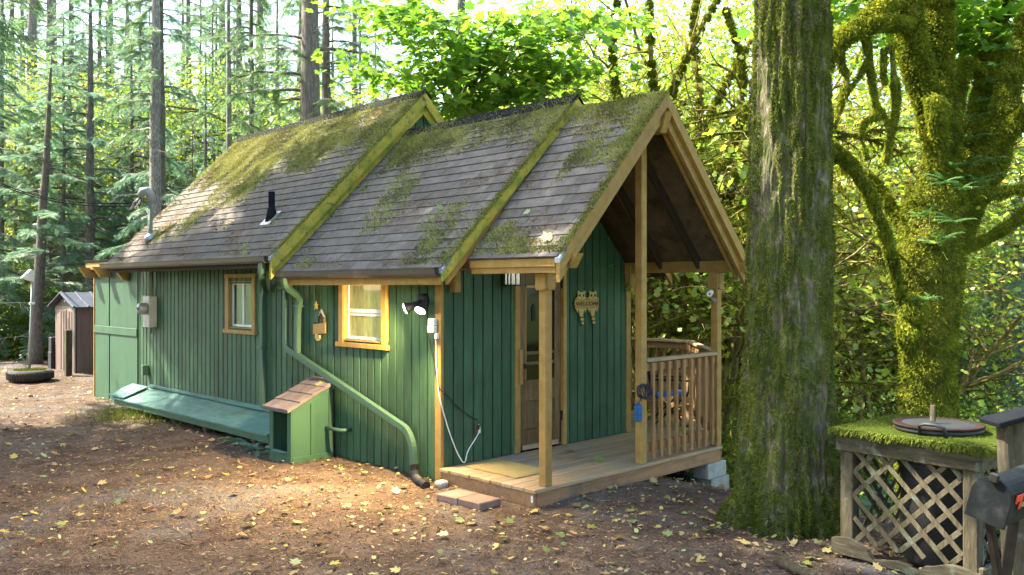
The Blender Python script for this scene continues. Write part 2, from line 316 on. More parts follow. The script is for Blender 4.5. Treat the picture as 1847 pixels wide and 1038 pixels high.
MBOX = mk('worn_black_mailbox_metal', [(.005,.006,.007),(.010,.012,.013),(.026,.029,.03)], (1,1,1), 8, det=8, rough=.6, bump=.08, rnd=0, spec=.06, dirt=[((.03,.028,.025), 9, .64, .74)])
RED = mk('red_flag_plastic', [(.42,.03,.02),(.52,.05,.03)], ns=5, rough=.5, bump=.03, rnd=0)
BLUE = mk('blue_plastic', [(.012,.075,.19),(.02,.10,.25)], ns=5, rough=.5, bump=.05, rnd=0)
BLUEF = mk('blue_chair_fabric', [(.01,.06,.26),(.015,.10,.38)], ns=30, rough=.8, bump=.2, rnd=0, dirt=[((.20,.35,.45), 14, .60, .64)])
CURT = mk('leafy_patterned_curtain', [(.28,.22,.085),(.42,.34,.15),(.50,.42,.21)], (1,7,1.6), 3, det=3, rough=.9, bump=0, rnd=0)
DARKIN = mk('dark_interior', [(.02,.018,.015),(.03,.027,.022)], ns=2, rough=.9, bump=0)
GREYIN = mk('grey_window_blind', [(.20,.22,.22),(.32,.34,.34)], (1,3,1), 2, rough=.9, bump=0)
CABLE = mk('matte_black_cable', [(.006,.006,.007),(.01,.01,.011)], rough=1, bump=0, spec=0)
GLASS = glassmat('window_glass', mixv=.6); GLASSD = glassmat('dusty_door_glass', (.30,.28,.22), .15, .4); GLASSM = glassmat('lantern_glass', (.75,.75,.65), .05, 2.5)
LAMP = emis('lit_floodlight_lens', (1, .80, .45), 60)

p_ = CURT.node_tree.nodes['Principled BSDF']; p_.inputs['Emission Strength'].default_value = .10     # curtain itself glows faintly, standing in for the lit room behind
CURT.node_tree.links.new(p_.inputs['Base Color'].links[0].from_socket, p_.inputs['Emission Color'])

# ------------------------------------------------------------------ ground
def ground_sheet(name, xs, ys, m, f=lambda X, Y: 0):
    X, Y = np.meshgrid(xs, ys, indexing='ij'); Z = gz(X, Y)+f(X, Y)
    nx, ny = X.shape; V_ = np.stack([X, Y, Z], -1).reshape(-1, 3)
    i, j = np.meshgrid(np.arange(nx-1), np.arange(ny-1), indexing='ij'); a = (i*ny+j).ravel()
    F = np.stack([a, a+ny, a+ny+1, a+1], 1)
    return ob(name, arr_mesh(name, V_, F, m, smooth=True))
fx = np.concatenate([-np.geomspace(240, 9, 34), np.linspace(-8.5, 9, 60), np.geomspace(9.5, 420, 50)])
fy = np.concatenate([-np.geomspace(200, 9, 30), np.linspace(-8.5, 23, 90), np.geomspace(24, 420, 44)])
tag(ground_sheet('forest_ground', fx, fy, FOREST, lambda X, Y: -.03), None, None, kind='structure')
def yard_f(X, Y):
    P = np.stack([X, Y, 0*X], -1)
    edge = np.clip((5.6-X)/1.2, -1, 1)
    return .05*(fbm(P*1.3, 4, 5)-.5)+.025*(fbm(P*7, 3, 9)-.5)+.012*(edge-1)+np.where(X > 5.6, -.25, 0)
yard = ground_sheet('dirt_yard', np.linspace(-7, 6.2, 260), np.linspace(-7.5, 20, 520), SOIL, yard_f)
tag(yard, None, None, kind='structure')
def yz(X, Y): return gz(X, Y)+yard_f(X, Y)

# ------------------------------------------------------------------ cabin
cabin = empty('cabin', 'green board-sided cabin with steep mossy shingle roofs, gold trim and a covered porch', 'cabin')
def roofz(sec, wv):
    e, ze, s = {'L': (-.5, 2.371, .99), 'M': (-.371, 2.188, .986), 'P': (-.04, 2.276, 1.057)}[sec]
    return ze+(wv-e)*s
WR = {'L': 1.802, 'M': 1.539, 'P': 1.539}
# walls
wall = MB()
def wall_holes(mb, u0, u1, z0, z1, holes):        # side wall backing with window openings
    us = sorted({u0, u1, *[h[0] for h in holes], *[h[1] for h in holes]})
    for a, b in zip(us[:-1], us[1:]):
        hs = [h for h in holes if h[0] <= a and h[1] >= b]
        if hs:
            mb.box(.018, .11, a, b, z0, hs[0][2], .0005); mb.box(.018, .11, a, b, hs[0][3], z1, .0005)
        else: mb.box(.018, .11, a, b, z0, z1, .0005)
W1 = (3.90, 4.57, 1.43, 2.06); W2 = (1.0, 1.75, 1.38, 2.06)
mb = MB(); wall_holes(mb, .02, 7.77, .0, 2.46, [W1, W2])
side_wall = mb.build('wall', GREEN, cabin); side_wall['label'] = 'long green boarded side wall'
PIT = .1335
def spans(u0, u1, z0, z1, holes):
    out = [(z0, z1)]
    for h in holes:
        if u1 > h[0]-.02 and u0 < h[1]+.02:
            new = []
            for a, b in out:
                if h[2] > a: new.append((a, min(b, h[2]+.02)))
                if h[3] < b: new.append((max(a, h[3]-.02), b))
            out = new
    return out
shared = {}
u = .10; i = 0
while u < 7.74:
    u1 = min(u+PIT, 7.765)
    for a, b in spans(u, u1, .02 if u < 2.6 else .25, 2.44 if u < 2.75 else 2.62, [W1, W2]):
        key = (round(u1-u, 3), round(b-a, 3))
        if key not in shared:
            shared[key] = MB().box(-.002, .026, .009, u1-u-.009, 0, b-a, .005).mesh('siding_board', GREEN)
        ob('siding_board', shared[key], side_wall, (random.uniform(-.002, .002), u, a))
    u += PIT; i += 1
# front wall under the porch roof
def front_top(wv): return (roofz('P', wv) if wv < 1.539 else roofz('P', 3.078-wv))-.13
mb = MB(); DR = (1.10, 1.82, .16, 2.20)
mb.prism([(0.02,0),(DR[0],0),(DR[0],DR[3]),(0.02,front_top(.0)-.05)][:3]+[(DR[0], front_top(DR[0])),(0.02, front_top(.02))], 1, .02, .11)
mb.prism([(DR[0],DR[3]),(DR[1],DR[3]),(DR[1],front_top(DR[1])),(1.539,front_top(1.539)),(DR[0],front_top(DR[0]))], 1, .02, .11)
mb.prism([(DR[1],0),(3.07,0),(3.07,front_top(3.07)),(DR[1],front_top(DR[1]))], 1, .02, .11)
front_wall = mb.build('wall', GREEN, cabin); front_wall['label'] = 'green boarded front wall under the porch'
wv = .012; PF = .138
while wv < 3.0:
    a, b = wv+.009, min(wv+PF-.009, 3.0)
    z0 = .03 if wv < .0 else .165
    if b > DR[0]-.08 and a < DR[1]+.06:
        if a < DR[0]-.1: b = DR[0]-.075
        elif b > DR[1]+.1: a = DR[1]+.055
        else: z0 = DR[3]+.06
    if b-a > .02:
        top = [(b, front_top(b)), (a, front_top(a))]
        if a < 1.539 < b: top = [(b, front_top(b)), (1.539, front_top(1.539)), (a, front_top(a))]
        MB().prism([(a, z0), (b, z0)]+top, 1, -.004+random.uniform(-.002,.002), .022).build('siding_board', GREEN, front_wall)
    wv += PF
box1('back_wall', GREEN, cabin, .12, 3.0, 2.75, 2.85, 0, 2.4)
box1('side_wall_far', GREEN, cabin, 2.99, 3.08, .12, 7.7, -1.2, 2.4)
# upper gable of the tall rear section
mb = MB(); rg = 2.55
gt = lambda q: roofz('L', q if q < 1.802 else 3.604-q)-.16
mb.prism([(0,2.4),(3.6,2.4),(3.6,gt(3.6)),(1.802,gt(1.802)),(0,gt(0))], 1, rg+.06, rg+.13)
gable = mb.build('wall', GREEN, cabin); gable['label'] = 'small green gable above the lower roof'
q = .9
while q < 2.75:
    top = [(q+.124, gt(q+.124)), (q+.006, gt(q+.006))]
    if q < 1.802 < q+.124: top.insert(1, (1.802, gt(1.802)))
    MB().prism([(q+.006, 2.8), (q+.124, 2.8)]+top, 1, rg+.04, rg+.055).build('siding_board', GREEN, gable); q += .135
# panelled end of the side wall
pan = MB(); pan.box(.0, .09, 7.78, 9.76, -.05, 2.30, .003); pb = pan.build('wall_panel', GREENB, cabin)
for a, b in ((7.80, 8.98), (9.06, 9.73)):
    box1('plywood_panel', GREENB, pb, -.012, .001, a, b, 1.30, 2.27, .003); box1('plywood_panel', GREENB, pb, -.012, .001, a, b, -.02, 1.17, .003)
box1('batten', GREENB, pb, -.03, .0, 7.79, 9.75, 1.17, 1.30, .004)
box1('edge_trim', GOLD, cabin, -.02, .09, 9.762, 9.80, -.05, 2.28)
box1('foundation_board', RIM, cabin, -.03, .05, 7.9, 9.74, -.24, -.055)
# corner trims
box1('corner_trim', GOLD, cabin, -.02, .02, -.006, .092, -.0, 2.12); box1('corner_trim', GOLD, cabin, 3.0, 3.085, -.024, .06, .165, 2.2)
# roofs ------------------------------------------------------------
def slab(sec, u0, u1, th=.05):
    e = {'L': -.5, 'M': -.371, 'P': -.04}[sec]; r = WR[sec]; t = th
    mb = MB(); za, zr = roofz(sec, e), roofz(sec, r)
    mb.prism([(e, za), (r, zr), (2*r-e, za), (2*r-e, za-t*1.4), (r, zr-t*1.4), (e, za-t*1.4)][0:2]+[(r, zr-t*1.4), (e, za-t*1.4)], 1, u0, u1)
    mb.prism([(r, zr), (2*r-e, za), (2*r-e, za-t*1.4), (r, zr-t*1.4)], 1, u0, u1)
    return mb
UL0, UL1 = 2.52, 7.76; UM0 = -.462; UP0 = -1.645
roofL = slab('L', UL0+.02, UL1).build('roof', SHEATHW, cabin); roofL['label'] = 'tall rear roof with mossy shingles'
roofM = slab('M', UM0+.02, 2.84).build('roof', SHEATHW, cabin); roofM['label'] = 'middle shingle roof'
roofP = slab('P', UP0+.02, UM0+.03).build('roof', SHEATHW, cabin); roofP['label'] = 'porch shingle roof with open gable'
TAB, EXP = .305, .1405
shingle_rest = MB(); nsh = 0
def shingles(sec, roof, u0, u1, single):
    global nsh
    e = {'L': -.5, 'M': -.371, 'P': -.04}[sec]; s = {'L': .99, 'M': .986, 'P': 1.057}[sec]; r = WR[sec]
    th = math.atan(s); c_, s_ = math.cos(th), math.sin(th); Ls = (r-e)/c_; cache = {}
    k = 0; d0 = -.03
    while d0+.02 < Ls:
        d1 = min(d0+EXP+.035, Ls); uu = u0-(TAB/2 if k % 2 else 0)-random.choice((0, .03, .06))
        while uu < u1:
            a, b = max(uu, u0)+.003, min(uu+TAB, u1)-.003
            if b-a > .03:
                key = (round(b-a, 3), round(d1-d0, 3)); j = random.uniform(-.004, .004)
                h0, h1 = .021, .006      # butt edge lifted over the course below
                prof = [(0, .0, h0-.013), (0, 0, h0), (d1-d0, 0, h1), (d1-d0, 0, h1-.006)]
                pts = [(x*c_-z*s_, x*s_+z*c_) for x, _, z in prof]
                base = (e+(d0+j)*c_-.001*s_, roofz(sec, e)+(d0+j)*s_+.001*c_)
                if single(a, d0):
                    if key not in cache:
                        cache[key] = MB().prism(pts, 1, 0, b-a).mesh('shingle', SHING)
                    ob('shingle', cache[key], roof, (base[0], a, base[1])); nsh += 1
                else:
                    shingle_rest.prism([(p[0]+base[0], p[1]+base[1]) for p in pts], 1, a, b)
            uu += TAB
        d0 += EXP; k += 1
shingles('P', roofP, UP0, UM0, lambda u, d: True)
shingles('M', roofM, UM0, 2.86, lambda u, d: nsh < 300 and u < 2.45)
shingles('L', roofL, UL0, UL1, lambda u, d: nsh < 300)
sr = shingle_rest.build('shingle_field', SHING, roofL); sr['kind'] = 'stuff'
# right-hand slopes carry plain shingle sheets
for sec, rf, a, b in (('L', roofL, UL0, UL1), ('M', roofM, UM0, 2.8), ('P', roofP, UP0, UM0)):
    r = WR[sec]; e = {'L': -.5, 'M': -.371, 'P': -.04}[sec]; zr, ze = roofz(sec, r), roofz(sec, e)
    MB().prism([(r, zr+.004), (r, zr+.022), (2*r-e+.02, ze+.004), (2*r-e+.02, ze-.012)], 1, a, b).build('shingle_sheet', SHING, rf)
# ridge caps
def ridge_cap(sec, a, b, parent):
    r = WR[sec]; z = roofz(sec, r)
    MB().prism([(r-.12, z-.085), (r, z+.045), (r+.12, z-.085), (r+.12, z-.07), (r, z+.062), (r-.12, z-.07)][:0] or [(r-.11, z-.075), (r-.1, z-.055), (r, z+.05), (r+.1, z-.055), (r+.11, z-.075), (r, z+.032)], 1, a, b).build('ridge_cap', RIDGE, parent)
ridge_cap('L', UL0-.03, UL1+.03, roofL); ridge_cap('M', UM0-.03, 2.84, roofM)
# rake boards
def rake(sec, uf, m, w0, w1, z_off, h, th, parent, right=True):
    r = WR[sec]
    pl = lambda q: roofz(sec, q)+z_off
    MB().prism([(w0, pl(w0)), (r, pl(r)), (r, pl(r)-h), (w0, pl(w0)-h)], 1, uf, uf+th).build('rake_board', m, parent)
    if right: MB().prism([(r, pl(r)), (2*r-w0, pl(w0)), (2*r-w0, pl(w0)-h), (r, pl(r)-h)], 1, uf, uf+th).build('rake_board', m, parent)
rake('L', UL0-.03, GOLDM, -.52, 0, -.005, .17, .045, roofL); rake('L', UL0+.018, GOLDM, -.50, 0, -.12, .17, .04, roofL)
rake('M', UM0-.028, GOLDM, -.39, 0, -.002, .12, .042, roofM); rake('M', UM0+.016, GOLD, -.30, 0, -.09, .15, .04, roofM)
rake('P', UP0-.03, GOLD, -.07, 0, -.002, .14, .045, roofP); rake('P', UP0+.018, GOLD, -.02, 0, -.12, .14, .04, roofP); rake('P', UP0+.085, GOLD, .02, 0, -.14, .13, .035, roofP)
for sec, uf in (('L', UL0-.034), ('M', UM0-.032), ('P', UP0-.034)):      # bare metal cap on the tail of each rake
    e = {'L': -.5, 'M': -.371, 'P': -.04}[sec]
    MB().prism([(e-.035, roofz(sec, e-.035)-.03), (e-.035, roofz(sec, e-.035)+.012), (e+.07, roofz(sec, e+.07)+.012), (e+.07, roofz(sec, e+.07)-.01)], 1, uf, uf+.06).build('rake_tail_flashing', FLASH, {'L': roofL, 'M': roofM, 'P': roofP}[sec])
# fascias and gutters
box1('fascia', GOLD, cabin, -.352, -.327, UM0+.06, 2.5, 2.015, 2.15); box1('soffit', SHEATHW, cabin, -.326, .0, UM0+.06, 2.5, 2.16, 2.175)
box1('fascia', RAFTER, cabin, -.48, -.455, UL0+.06, UL1-.01, 2.22, 2.335)
def gutter(a, b, wc, z):
    g = [(-.005,.0),(-.005,-.075),(-.03,-.085),(-.085,-.085),(-.105,-.06),(-.112,-.02),(-.118,.0),(-.108,.002),(-.100,-.02),(-.094,-.055),(-.08,-.075),(-.03,-.076),(-.013,-.07),(-.013,.0)]
    return MB().prism([(wc+x, z+y) for x, y in g], 1, a, b).build('gutter', GUTTER, cabin)
gutter(UM0+.03, 2.50, -.352, 2.178); gutter(UL0+.05, UL1+.1, -.48, 2.362)
box1('fascia', GOLD, cabin, -.025, .0, UP0+.06, UM0-.01, 2.12, 2.215); box1('fascia_trim', GOLD, cabin, -.045, -.026, UP0+.05, UM0-.01, 2.175, 2.25)
# rear flat roof
fr = box1('rear_flat_roof', RIDGE, cabin, -.14, 3.2, 7.80, 9.95, 2.43, 2.465)
box1('fascia', GOLD, fr, -.12, -.09, 7.84, 9.9, 2.30, 2.428); box1('fascia', GOLD, fr, -.08, 3.1, 9.86, 9.9, 2.30, 2.428)
box1('beam', GOLD, fr, -.10, 3.1, 9.55, 9.70, 2.295, 2.30-.001+.0, .0001)
for uu in (9.72, 9.02):
    MB().prism([(-.30, 2.34), (.05, 2.34), (.05, 2.16), (-.18, 2.16)], 1, uu-.045, uu+.045).build('beam_end', GOLD, fr)
MB().prism([(-.24, 2.30), (.05, 2.30), (.05, 2.1), (-.10, 2.1)], 1, 8.15, 8.25).build('beam_end', GOLD, fr)
# porch timber frame ---------------------------------------------------
for wc, nm in ((.13, 'left'), (3.03, 'right')):
    MB().prism([(.10, 2.165), (.10, 2.295), (-1.74, 2.295), (-1.66, 2.165)], 0, wc-.045, wc+.045).build('porch_beam', GOLD, cabin)
    b_ = MB().box(wc-.04, wc+.04, -.10, .018-.03, 1.94, 2.163, .006); b_.box(wc-.055, wc-.041, -.10, -.012, 2.02, 2.25, .005); b_.build('wall_bracket', GOLD, cabin)
ZR = roofz('P', 1.539)-.20
MB().prism([(.02, ZR-.20), (.02, ZR), (-1.70, ZR), (-1.62, ZR-.20)], 0, 1.539-.045, 1.539+.045).build('ridge_beam', GOLD, cabin)
PU = -1.295; ZD = .164
for wc, top in ((.152, 2.163), (1.60, ZR-.20), (3.029, 2.163)):
    po = MB().box(wc-.045, wc+.045, PU-.045, PU+.045, ZD+.001, top, .007).build('porch_post', GOLD, cabin)
    if top < 3:
        for sgn in (-1, 1):
            MB().prism([(PU-.06, 2.164), (PU+.06, 2.164), (PU+.06, 1.985), (PU+.045, 1.965), (PU-.045, 1.965), (PU-.06, 1.985)], 0, wc+sgn*.046, wc+sgn*.075).build('post_cheek', GOLD, po)
        for sgn in (-1, 1):
            MB().prism([(wc-.045, 2.16), (wc+.045, 2.16), (wc+.045, 1.99), (wc+.03, 1.97), (wc-.03, 1.97), (wc-.045, 1.99)], 1, PU+sgn*.046, PU+sgn*.07).build('post_cheek', GOLD, po)
    else:
        MB().prism([(PU-.06, top-.001), (PU+.06, top-.001), (PU+.06, top-.1), (PU+.04, top-.13), (PU-.04, top-.13), (PU-.06, top-.1)], 0, wc-.07, wc-.046).build('post_cheek', GOLD, po)
# sheathing and rafters under the porch roof
for uc in (-.55, -1.08, -1.56):
    for side in (0, 1):
        f_ = lambda q: (q if not side else 3.078-q)
        a_, b_ = .02, 1.50
        MB().prism([(f_(a_), roofz('P', a_)-.072), (f_(b_), roofz('P', b_)-.072), (f_(b_), roofz('P', b_)-.21), (f_(a_), roofz('P', a_)-.21)], 1, uc-.02, uc+.02).build('rafter', RAFTER, roofP)
# deck -----------------------------------------------------------------
deck = MB()
deck.box(-.018, .02, -1.31, -.012, -.012, .124, .003); deck.box(.021, 3.07, -1.325, -1.287, -.012, .124, .003); deck.box(.021, 3.07, -.06, -.022, -.02, .124, .003)
for q in (1.0, 2.0, 3.03): deck.box(q, q+.038, -1.286, -.061, -.012, .122, .003)
deck = deck.build('deck', RIM, cabin); deck['label'] = 'cedar plank porch deck'
nb = 9; bw = 1.34/nb
for i in range(nb):
    a = -1.345+i*bw
    MB().box(-.035+random.uniform(-.008, .008), 3.09, a+.003, a+bw-.003 if i < nb-1 else -.006, .126, ZD+random.uniform(-.0015, .0015), .006).build('deck_board', DECK, deck)
q = -1.31+.005; i = 0
while q < 3.4:
    w1_ = min(4.66, 3.14+(q+1.33)*1.09)
    if w1_ > 3.2: MB().box(3.095, w1_, q+.003, q+.137, .124, .160, .006).build('deck_board', DECK, deck)
    q += .14
sm = MB(); sm.bar((3.12,-1.29,.05), (4.66,.12,.05), .04, .14); sm.bar((4.66,.12,.05), (4.66,3.4,.05), .04, .14); sm.build('rim_board', RIM, deck)
box1('support_post', GREYW, deck, .02, .11, -1.27, -1.18, -.12, -.013)
for (x, y) in ((4.5,.25),(4.55,2.6)): box1('support_post', GREYW, deck, x, x+.09, y, y+.09, g1(x,y)-.2, .0)
box1('end_tag', WHITEP, deck, -.0195+.0, -.018-.0005, -1.30, -1.275, .04, .10, .0001)
# railings
def railing(a, b, n, z0=.26, z1=1.25, label=None, post=False):
    a = np.array(a); b = np.array(b); d = (b-a)/np.linalg.norm(b-a); nn = np.array([d[1], -d[0]])   # outward
    rl = MB(); rl.bar((*a, z1-.02), (*b, z1-.02), .095, .038, bev=.005); rl = rl.build('railing', BALU if post else DECK, cabin)
    MB().bar((*(a+nn*.0), z1-.095), (*(b+nn*.0), z1-.095), .038, .088).build('top_rail', BALU, rl); MB().bar((*a, z0+.06), (*b, z0+.06), .038, .088).build('bottom_rail', BALU, rl)
    me = MB().box(-.019, .019, -.019, .019, 0, z1-.045-z0+.06, .004).mesh('baluster', BALU)
    ang = math.atan2(d[1], d[0])
    for i in range(n):
        p = a+(b-a)*(i+.75)/(n+.5)+nn*.041
        ob('baluster', me, rl, (p[0], p[1], z0-.06), (0, 0, ang))
    if label: rl['label'] = label
    return rl
railing((1.646, PU), (2.983, PU), 9, label='front porch railing')
railing((3.078, PU+.05), (4.60, .10), 10, z0=.24)
railing((4.62, .17), (4.62, 3.3), 20, z0=.24)
box1('railing_post', BALU, cabin, 4.57, 4.66, .08, .17, ZD, 1.21); box1('railing_post', BALU, cabin, 4.57, 4.66, 1.9, 1.99, ZD, 1.21)
# door -------------------------------------------------------------------
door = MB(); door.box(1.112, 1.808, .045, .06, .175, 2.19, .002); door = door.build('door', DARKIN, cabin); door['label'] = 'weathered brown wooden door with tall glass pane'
y0, y1 = .012, .044
for a, b in ((1.114, 1.215), (1.705, 1.806)): box1('stile', DOORW, door, a, b, y0, y1, .178, 2.188)
for a, b in ((.178, .40), (.72, .95), (2.02, 2.188)): box1('rail', DOORW, door, 1.216, 1.704, y0+.002, y1, a, b)
for a in (1.12, 1.235): box1('muntin', DOORW, door, 1.217, 1.703, y0+.004, .04, a, a+.035)
box1('panel', DOORW, door, 1.217, 1.703, .028, .043, .401, .719)
box1('glass', GLASSD, door, 1.217, 1.703, .026, .030, .951, 2.019)
box1('glass_stop', BALU, door, 1.217, 1.237, y0-.004, .024, .96, 2.0); box1('glass_stop', SIGNL, door, 1.238, 1.703, y0-.006, .024, 1.985, 2.015)
box1('kick_strip', DECK, door, 1.16, 1.75, -.006, .011, .182, .235)
kn = MB().lathe([(.001,0),(.03,0),(.03,.006),(.011,.012),(.011,.035),(.026,.045),(.03,.06),(.022,.075),(.001,.078)], 16, rot=Matrix.Rotation(R(90), 4, 'X'), c=(1.155, y0-.001, 1.12)); kn.build('knob', BLACKM, door, True)
k2 = MB().prism([(-.02,-.09),(.02,-.09),(.03,-.03),(.02,.0),(.035,.03),(.02,.07),(0,.11),(-.02,.07),(-.035,.03),(-.02,.0),(-.03,-.03)], 1, .0, .006); o = k2.build('knocker', BLACKM, door); o.location = (1.36, .016, 1.70)
for zz in (.45, 1.98): box1('hinge', BLACKM, door, 1.795, 1.83, -.012, .011, zz, zz+.11)
box1('strap_hinge', BLACKM, door, 1.785, 1.80, .002, .0118, .20, .45)
box1('door_casing', GOLD, cabin, 1.03, 1.105, -.028, .05, .165, 2.255); box1('door_casing', GOLD, cabin, 1.815, 1.872, -.028, .05, .165, 2.255); box1('door_casing', GOLD, cabin, 1.106, 1.814, -.026, .05, 2.19, 2.255)
box1('latch_guard', GOLD, cabin, 1.075, 1.125, -.05, -.0285, .92, 1.30)
# windows ----------------------------------------------------------------
def window(W, label, curtain, split_h):
    a, b, z0, z1 = W; fr_ = MB()
    fr_.box(-.03, .018, b-.005, b+.085, z0-.02, z1+.06, .004); fr_.box(-.03, .018, a-.085, a+.005, z0-.02, z1+.06, .004)
    fr_.box(-.034, .018, a-.11, b+.11, z1+.061, z1+.115, .004); fr_.box(-.05, .018, a-.12, b+.12, z0-.075, z0-.021, .004)
    wn = fr_.build('window', GOLD, cabin); wn['label'] = label
    j = MB(); j.box(-.02, .1, a-.004, a+.012, z0, z1); j.box(-.02, .1, b-.012, b+.004, z0, z1); j.box(-.02, .1, a, b, z0-.004, z0+.012); j.box(-.02, .1, a, b, z1-.0, z1+.012); j.build('reveal', GOLD, wn)
    s = MB(); t = .03
    s.box(.03, .05, a+.013, a+.013+t, z0+.013, z1); s.box(.03, .05, b-.013-t, b-.013, z0+.013, z1); s.box(.031, .05, a+.02, b-.02, z0+.0135, z0+.05); s.box(.031, .05, a+.02, b-.02, z1-.035, z1)
    m_ = (z0+z1)/2
    if split_h: s.box(.025, .051, a+.02, b-.02, m_-.02, m_+.025); s.box(.026, .051, a+.03, b-.03, m_-.055, m_-.03)
    else: s.box(.025, .051, (a+b)/2-.018, (a+b)/2+.018, z0+.02, z1-.02)
    s.build('sash', ALU, wn)
    if split_h:
        box1('pane', GLASS, wn, .038, .041, a+.04, b-.04, m_+.026, z1-.036, .0005); box1('pane', GLASS, wn, .038, .041, a+.04, b-.04, z0+.051, m_-.056, .0005)
    else:
        box1('pane', GLASS, wn, .038, .041, a+.044, (a+b)/2-.019, z0+.051, z1-.036, .0005); box1('pane', GLASS, wn, .038, .041, (a+b)/2+.019, b-.044, z0+.051, z1-.036, .0005)
    box1('curtain', curtain, wn, .07, .078, a+.01, b-.01, z0+.01, z1-.002, .001)
window(W1, 'small sliding window with grey panes', GREYIN, False)
window(W2, 'double hung window with patterned yellow curtain', CURT, True)
# skirt shelf along the foot of the wall
sk_ = MB(); sk_.box(-.41, -.385, 2.75, 7.72, .10, .222, .004); skirt = sk_.build('skirt_shelf', GREENB, cabin); skirt['label'] = 'sloping teal shelf along the foot of the side wall'
def plank(w0, w1, a, b, dz=0):
    zf = lambda q: .37+(q)*.36+dz
    return MB().prism([(w0, zf(w0)), (w1, zf(w1)), (w1, zf(w1)-.02), (w0, zf(w0)-.02)], 1, a, b).build('plank', TEAL, skirt)
for (w0, w1, cuts) in ((-.44, -.30, (2.75, 5.1, 7.75)), (-.297, -.155, (2.75, 4.2, 6.3, 7.8)), (-.152, -.006, (2.75, 3.3, 5.9, 7.85))):
    for a, b in zip(cuts[:-1], cuts[1:]): plank(w0, w1, a+.003, b-.003, random.uniform(-.003, .003))
box1('wall_strip', TEAL, skirt, -.035, -.003, 2.75, 5.0, .375, .43); box1('wall_strip', TEAL, skirt, -.03, -.003, 5.01, 7.3, .38, .425)
MB().prism([(-.44,.235),(-.05,.375),(-.05,.392),(-.44,.252)], 1, 7.25, 7.9).build('plank', TEAL, skirt)
for q in (3.2, 4.6, 5.6): box1('leg', GREYW, skirt, -.34, -.25, q, q+.09, -.12, .21)
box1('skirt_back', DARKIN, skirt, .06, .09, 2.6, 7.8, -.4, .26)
# downspouts
def duct(P, nm='downspout', w=.075, h=.06, n=4):
    P = np.array(P, float); Q = [P[0]]
    for i in range(1, len(P)-1):
        a = P[i]+(P[i-1]-P[i])/np.linalg.norm(P[i-1]-P[i])*.07; b = P[i]+(P[i+1]-P[i])/np.linalg.norm(P[i+1]-P[i])*.07
        for t in np.linspace(0, 1, n): Q.append((1-t)**2*a+2*t*(1-t)*P[i]+t*t*b)
    Q.append(P[-1]); return MB().rect(Q, w, h, (-1, .02, .01)).build(nm, DUCT, cabin)
duct([(-.53, 2.70, 2.29), (-.53, 2.72, 2.14), (-.05, 3.50, 1.98), (-.05, 3.56, 1.85), (-.05, 3.56, .42)])
duct([(-.08, 2.93, 2.0), (-.08, 2.93, 1.24), (-.08, .47, .50), (-.09, .36, .36), (-.09, .34, .05)])
duct([(-.40, 2.42, 2.10), (-.40, 2.42, 2.02), (-.07, 2.60, 1.86), (-.07, 2.66, 1.7), (-.075, 2.66, 1.18)])
box1('rain_head', DUCT, cabin, -.16, -.02, 2.86, 3.02, 1.96, 2.10, .01)
for P in ((2.66, 1.75), (3.56, 1.2)): box1('pipe_strap', DUCT, cabin, -.115, -.004, P[0]-.05, P[0]+.05, P[1], P[1]+.02, .002)
# corrugated drain hose
def hose(name, P, r, label):
    P = np.array(P, float); t = np.linspace(0, 1, 60); idx = t*(len(P)-1); Q = np.stack([np.interp(idx, range(len(P)), P[:, k]) for k in range(3)], 1)
    o = MB().tube(Q, r*(1+.09*np.where(np.arange(60) % 2, 1, -1)), 14).build(name, BLACKP, None); return tag(o, label, 'drain hose')
hose('drain_hose', [(-.09,.34,.16), (-.10,.31,.08), (-.16,.22,.045), (-.24,.05,.045), (-.27,-.08,.03)], .045, 'black corrugated hose below the downspout at the cabin corner')
hose('drain_hose', [(2.2,-.3,-.02), (2.65,-.62,-.12), (2.95,-.8,-.22), (3.3,-.95,-.36)], .06, 'thick black corrugated pipe under the porch by the concrete blocks')
# wall pipe stub
tag(MB().tube([(.0,1.62,.36),(-.10,1.62,.36),(-.13,1.66,.36),(-.13,2.0,.36)], .022, 10).build('pipe_stub', DUCT, None, True), 'short green pipe along the wall beside the pet house', 'pipe')

# ------------------------------------------------------------------ roof fittings
bz = roofz('L', .0)
vp = MB().tube([(0, 3.42, bz-.05), (0, 3.42, bz+.36)], .042, 14); vp = vp.build('vent_pipe', RIDGE, cabin)
MB().lathe([(.085,-.06),(.07,.02),(.05,.12),(.044,.125)], 16, (0,3.42,bz+.03)).build('vent_boot', RIDGE, vp, True)
fl = MB(); fl.box(-.13,.13,-.12,.12,.022,.030,.002, rot=Matrix.Rotation(-math.atan(.99), 4, 'Y'), off=(0,3.42,bz)); fl.build('vent_flashing', FLASH, vp)
mz = roofz('L', -.16)
mast = empty('service_mast', 'grey-green electric service mast with a curved weatherhead on the rear roof', 'service mast', (-.16, 6.9, 0))
MB().tube([(0,0,1.85),(0,0,mz+.66)], .036, 12).build('mast_pipe', CONDUIT, mast, True)
MB().lathe([(.10,-.02),(.08,.05),(.04,.09)], 14, (0,0,mz+.03)).build('roof_boot', FLASH, mast, True)
MB().tube([(0,0,mz+.62),(0,.0,mz+.74),(-.03,.02,mz+.79),(-.09,.06,mz+.78),(-.13,.09,mz+.70)], [.045,.065,.075,.07,.05], 12).build('weatherhead', GREYM, mast, True)
for q in range(4):
    a = (q-1.5)*.03
    MB().tube([(-.10+a*.3,.08,mz+.71),(-.16+a,.14,mz+.60-.02*q),(-.14+a,.30,mz+.50+.02*q),(-.10+a,.40,mz+.56),(-.06,.30+a,mz+.60)], .009, 6).build('wire_loop', BLACKP if q % 2 else GREYM, mast, True)
A = np.array([-.2, 7.25, mz+.58]); B = at3(-120, 250, 24)
cab = MB()
